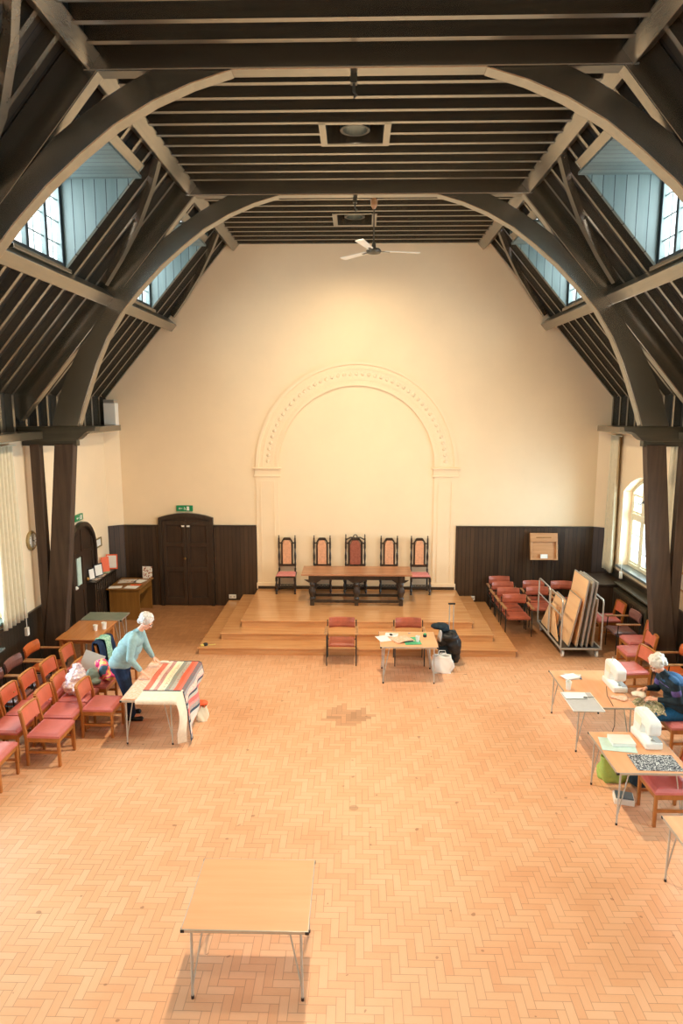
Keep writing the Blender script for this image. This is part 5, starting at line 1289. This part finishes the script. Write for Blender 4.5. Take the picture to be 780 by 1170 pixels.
hand(body, wrL, (0.72, 0.05, -0.55), (0.55, 0, 0.8), (0.0, 1, 0.0), 0.25); hand(body, wrR, (0.72, 0.05, -0.60), (0.6, 0, 0.8), (0, -1, 0), 0.25)
Kh = head(body, HC, hf, hu, 1.02)
person = body.build('person', 'skin', None, remesh=0.0055)
tag(person, 'grey haired person in pale teal jumper and dark trousers leaning over the quilt table', 'person')
face_bits(person, Kh, 1.02, True); hair(person, Kh, 1.02, 'hair', 'short')
sw = MB()
sw.ball((-3.77, YWc, 0.94), (0.20, 0.205, 0.14), None, 3).ball((-3.70, YWc, 1.05), (0.205, 0.205, 0.18), None, 3).ball((-3.62, YWc, 1.18), (0.195, 0.205, 0.18), None, 3).ball((-3.55, YWc, 1.31), (0.165, 0.20, 0.135), None, 3)
sw.cap(neck0 - Vector((0.03, 0, 0.04)), neck0.lerp(neck1, 0.25), 0.075, 0.060)
sw.cap(shL, shR, 0.070, 0.070).cap((-3.52, YWc - 0.06, 1.40), (-3.52, YWc + 0.06, 1.40), 0.07, 0.07)
for sh, el, wr in ((shL, elL, wrL), (shR, elR, wrR)): sw.cap(sh, el, 0.072, 0.058).cap(el, el.lerp(wr, 0.82), 0.058, 0.042)
sw.build('jumper', 'teal', person, remesh=0.011)
tr = MB(); tr.ball((-3.78, YWc, 0.86), (0.165, 0.185, 0.15), None, 3)
tr.cap(hipL, kL, 0.115, 0.085).cap(kL, aL + Vector((0, 0, 0.0)), 0.085, 0.066).cap(hipR, kR, 0.115, 0.085).cap(kR, aR, 0.085, 0.066)
tr.build('trousers', 'navy', person, remesh=0.012)
shoe = MB()
for a in (aL, aR): shoe.cap(a + Vector((-0.03, 0, -0.045)), a + Vector((0.15, -0.01, -0.055)), 0.044, 0.034).box(a.x - 0.07, a.x + 0.18, a.y - 0.04, a.y + 0.035, 0.0, 0.03)
shoe.build('shoes', 'black', person, remesh=0.008)

# seated woman sewing, facing -x
Yc = 9.30
b2 = MB()
hL, hR = Vector((4.74, Yc - 0.09, 0.56)), Vector((4.74, Yc + 0.09, 0.56))
kL, kR = Vector((4.30, 9.16, 0.56)), Vector((4.30, 9.46, 0.56)); aL, aR = Vector((4.12, 9.14, 0.10)), Vector((4.22, 9.48, 0.10))
sL, sR = Vector((4.55, Yc - 0.18, 1.06)), Vector((4.53, Yc + 0.18, 1.06)); eL, eR = Vector((4.62, 9.10, 0.79)), Vector((4.50, 9.53, 0.82)); wL, wR = Vector((4.33, 9.20, 0.79)), Vector((4.28, 9.42, 0.86))
n0, n1 = Vector((4.50, Yc, 1.10)), Vector((4.44, Yc, 1.19)); HC2 = Vector((4.375, Yc, 1.275))
b2.cap(hL, kL, 0.085, 0.06).cap(kL, aL, 0.058, 0.036).cap(hR, kR, 0.085, 0.06).cap(kR, aR, 0.058, 0.036)
b2.ball((4.74, Yc, 0.62), (0.13, 0.15, 0.12), None, 3).ball((4.69, Yc, 0.80), (0.12, 0.14, 0.17), None, 3).ball((4.61, Yc, 0.97), (0.10, 0.15, 0.13), None, 3)
b2.cap(sL, sR, 0.055, 0.055).cap(n0, n1, 0.052, 0.046).cap(n1, HC2, 0.046, 0.05)
for a, e_, w_ in ((sL, eL, wL), (sR, eR, wR)): b2.cap(a, e_, 0.048, 0.038).cap(e_, w_, 0.036, 0.024)
b2.cap(aL, aL + Vector((-0.14, 0, -0.05)), 0.036, 0.028).cap(aR, aR + Vector((-0.14, 0, -0.05)), 0.036, 0.028)
hand(b2, wL, (-0.85, 0.22, 0.02), (0.1, -0.3, 1), (0, 1, 0.3), 0.75); hand(b2, wR, (-0.92, -0.12, -0.05), (0.0, 0.3, 1), (0, -1, 0.3), 0.7)
K2 = head(b2, HC2, (-0.74, -0.10, -0.68), (-0.5, 0, 0.8), 1.02)
p2 = b2.build('person', 'skin', None, remesh=0.0055)
tag(p2, 'white haired person in dark knitwear and jeans sitting sewing at the right', 'person')
face_bits(p2, K2, 1.02, True); hair(p2, K2, 1.04, 'hair_white', 'curly')
s2 = MB(); s2.ball((4.73, Yc, 0.66), (0.20, 0.21, 0.15), None, 3).ball((4.69, Yc, 0.80), (0.185, 0.20, 0.19), None, 3).ball((4.61, Yc, 0.97), (0.17, 0.205, 0.16), None, 3).cap(sL, sR, 0.072, 0.072).cap((4.53, Yc - 0.05, 1.08), (4.53, Yc + 0.05, 1.08), 0.065, 0.065)
s2.cap(n0 + Vector((0.04, 0, -0.03)), n0.lerp(n1, 0.75), 0.075, 0.060)
for a, e_, w_ in ((sL, eL, wL), (sR, eR, wR)): s2.cap(a, e_, 0.070, 0.058).cap(e_, e_.lerp(w_, 0.80), 0.056, 0.040)
s2.build('jumper', 'darktop', p2, remesh=0.011)
yo = MB(); yo.cap(sL + Vector((0.01, -0.004, 0.022)), sR + Vector((0.01, 0.004, 0.022)), 0.066, 0.066).ball((4.615, Yc, 1.03), (0.160, 0.19, 0.125), None, 3)
yo.build('blue_yoke', 'bluecloth', p2, remesh=0.011)
st_ = MB()
for a, e_ in ((sL, eL), (sR, eR)): m0 = a.lerp(e_, 0.42); m1 = a.lerp(e_, 0.54); st_.cap(m0, m1, 0.0705, 0.0690)
st_.ball((4.60, Yc, 0.95), (0.172, 0.208, 0.028), RY(0.35), 3)
st_.build('purple_band', 'purple', p2, remesh=0.010)
j2 = MB(); j2.cap(hL, kL, 0.11, 0.085).cap(kL, aL, 0.082, 0.062).cap(hR, kR, 0.11, 0.085).cap(kR, aR, 0.082, 0.062)
j2.build('jeans', 'denim', p2, remesh=0.012)
sh2 = MB()
for a in (aL, aR): sh2.cap(a + Vector((0.03, 0, -0.05)), a + Vector((-0.15, 0, -0.06)), 0.042, 0.034)
sh2.build('shoes', 'black', p2, remesh=0.008)
def lap(u, v):
    x = 4.10 + 0.36 * u; y = 9.08 + 0.44 * v
    z = 0.745 + 0.05 * math.sin(PI * u) * math.sin(PI * v) - 0.10 * (1 - u) ** 3 - 0.08 * max(0, 0.2 - v) / 0.2 + 0.012 * math.sin(u * 17 + v * 9)
    return (x, y, z - 0.065)
o = MB().grid(lap, 20, 20).build('fabric_piece', 'floral', None, smooth=True, solid=0.006); tag(o, 'cream and green floral fabric on the lap of the sewing person', 'fabric')
cloth_lump('fabric_piece', 'cream cloth bunched in the hands of the sewing person', 'fabric', 'quilt_back', (4.18, 9.32, 0.81), [(0, 0, 0, (0.07, 0.10, 0.035)), (-0.07, 0.03, -0.01, (0.06, 0.07, 0.03))], 0.01, 0.012)

# ------------------------------------------------------------------ lights
def area(name, loc, rot, sx, sy, energy, col, spread=None):
    l = bpy.data.lights.new(name, 'AREA'); l.shape = 'RECTANGLE'; l.size = sx; l.size_y = sy; l.energy = energy; l.color = col
    if spread: l.spread = spread
    o = bpy.data.objects.new(name, l); C.objects.link(o); o.location = loc; o.rotation_euler = rot; return o
for (a, b) in WY:
    for sd in (-1, 1):
        if sd < 0 and a > 12: continue
        area('window_daylight', (sd * 6.62, (a + b) / 2, 2.4), (0, sd * PI / 2, 0), 2.2, b - a, E_WIN * (0.7 if a > 12 else 1.0), (0.58, 0.83, 1.0), 2.35)
for (a, b) in DORM:
    for sd in (-1, 1):
        area('dormer_daylight', (sd * 4.75, (a + b) / 2, 7.75), (0, sd * PI / 2, 0), 1.1, b - a, E_DOR, (0.80, 0.93, 1.0))
def spot(loc, e, size, col=(1.0, 0.80, 0.55), ang=160, blend=1.0):
    l = bpy.data.lights.new('ceiling_lamp', 'SPOT'); l.energy = e; l.color = col; l.shadow_soft_size = size; l.spot_size = math.radians(ang); l.spot_blend = blend
    o = bpy.data.objects.new('ceiling_lamp', l); C.objects.link(o); o.location = loc; return o
for r, k in zip(RC, (1.2, 0.26, 0.35, 0.25)):
    spot(((r[0] + r[1]) / 2, (r[2] + r[3]) / 2, 8.60), E_LAMP * k, 0.16)
for sd, e in ((-1, 1.0), (1, 1.35)):                      # unseen fill spots added by the near truss to brighten the end wall
    l = bpy.data.lights.new('added_wall_fill', 'SPOT'); l.energy = E_FILL * e; l.color = (1.0, 0.86, 0.66); l.shadow_soft_size = 0.25; l.spot_size = math.radians(100); l.spot_blend = 1.0
    o = bpy.data.objects.new('added_wall_fill', l); C.objects.link(o); o.location = (sd * 4.6, 8.2, 4.75)
    d_ = Vector((-sd * 1.6, 16.2, 6.4)) - o.location; o.rotation_euler = d_.to_track_quat('-Z', 'Y').to_euler()
w = bpy.data.worlds.new('sky'); bpy.context.scene.world = w; w.use_nodes = True
nt = w.node_tree; bg = nt.nodes['Background']
bg.inputs[0].default_value = (0.92, 0.97, 1.0, 1); bg.inputs[1].default_value = 3.0

# ------------------------------------------------------------------ camera
cam = bpy.data.cameras.new('camera'); co = bpy.data.objects.new('camera', cam); C.objects.link(co)
cam.sensor_fit = 'VERTICAL'; cam.sensor_height = 36.0; cam.lens = 760.0 / 1170.0 * 36.0; cam.clip_end = 200
co.location = (0, 0, 5.0)
pit = math.atan(122 / 760.0); yaw = math.atan(18 / 760.0 * math.cos(pit))
co.rotation_euler = (PI / 2 - pit, 0, yaw)
sc = bpy.context.scene; sc.camera = co
sc.view_settings.view_transform = 'Standard'; sc.view_settings.look = 'None'; sc.view_settings.gamma = 1.0; sc.view_settings.use_curve_mapping = False
sc.view_settings.exposure = EXPO
sc.cycles.use_denoising = True
sc.cycles.max_bounces = 8; sc.cycles.diffuse_bounces = 5; sc.cycles.glossy_bounces = 3; sc.cycles.transmission_bounces = 3; sc.cycles.transparent_max_bounces = 8
sc.cycles.sample_clamp_indirect = 6.0; sc.cycles.caustics_reflective = False; sc.cycles.caustics_refractive = False
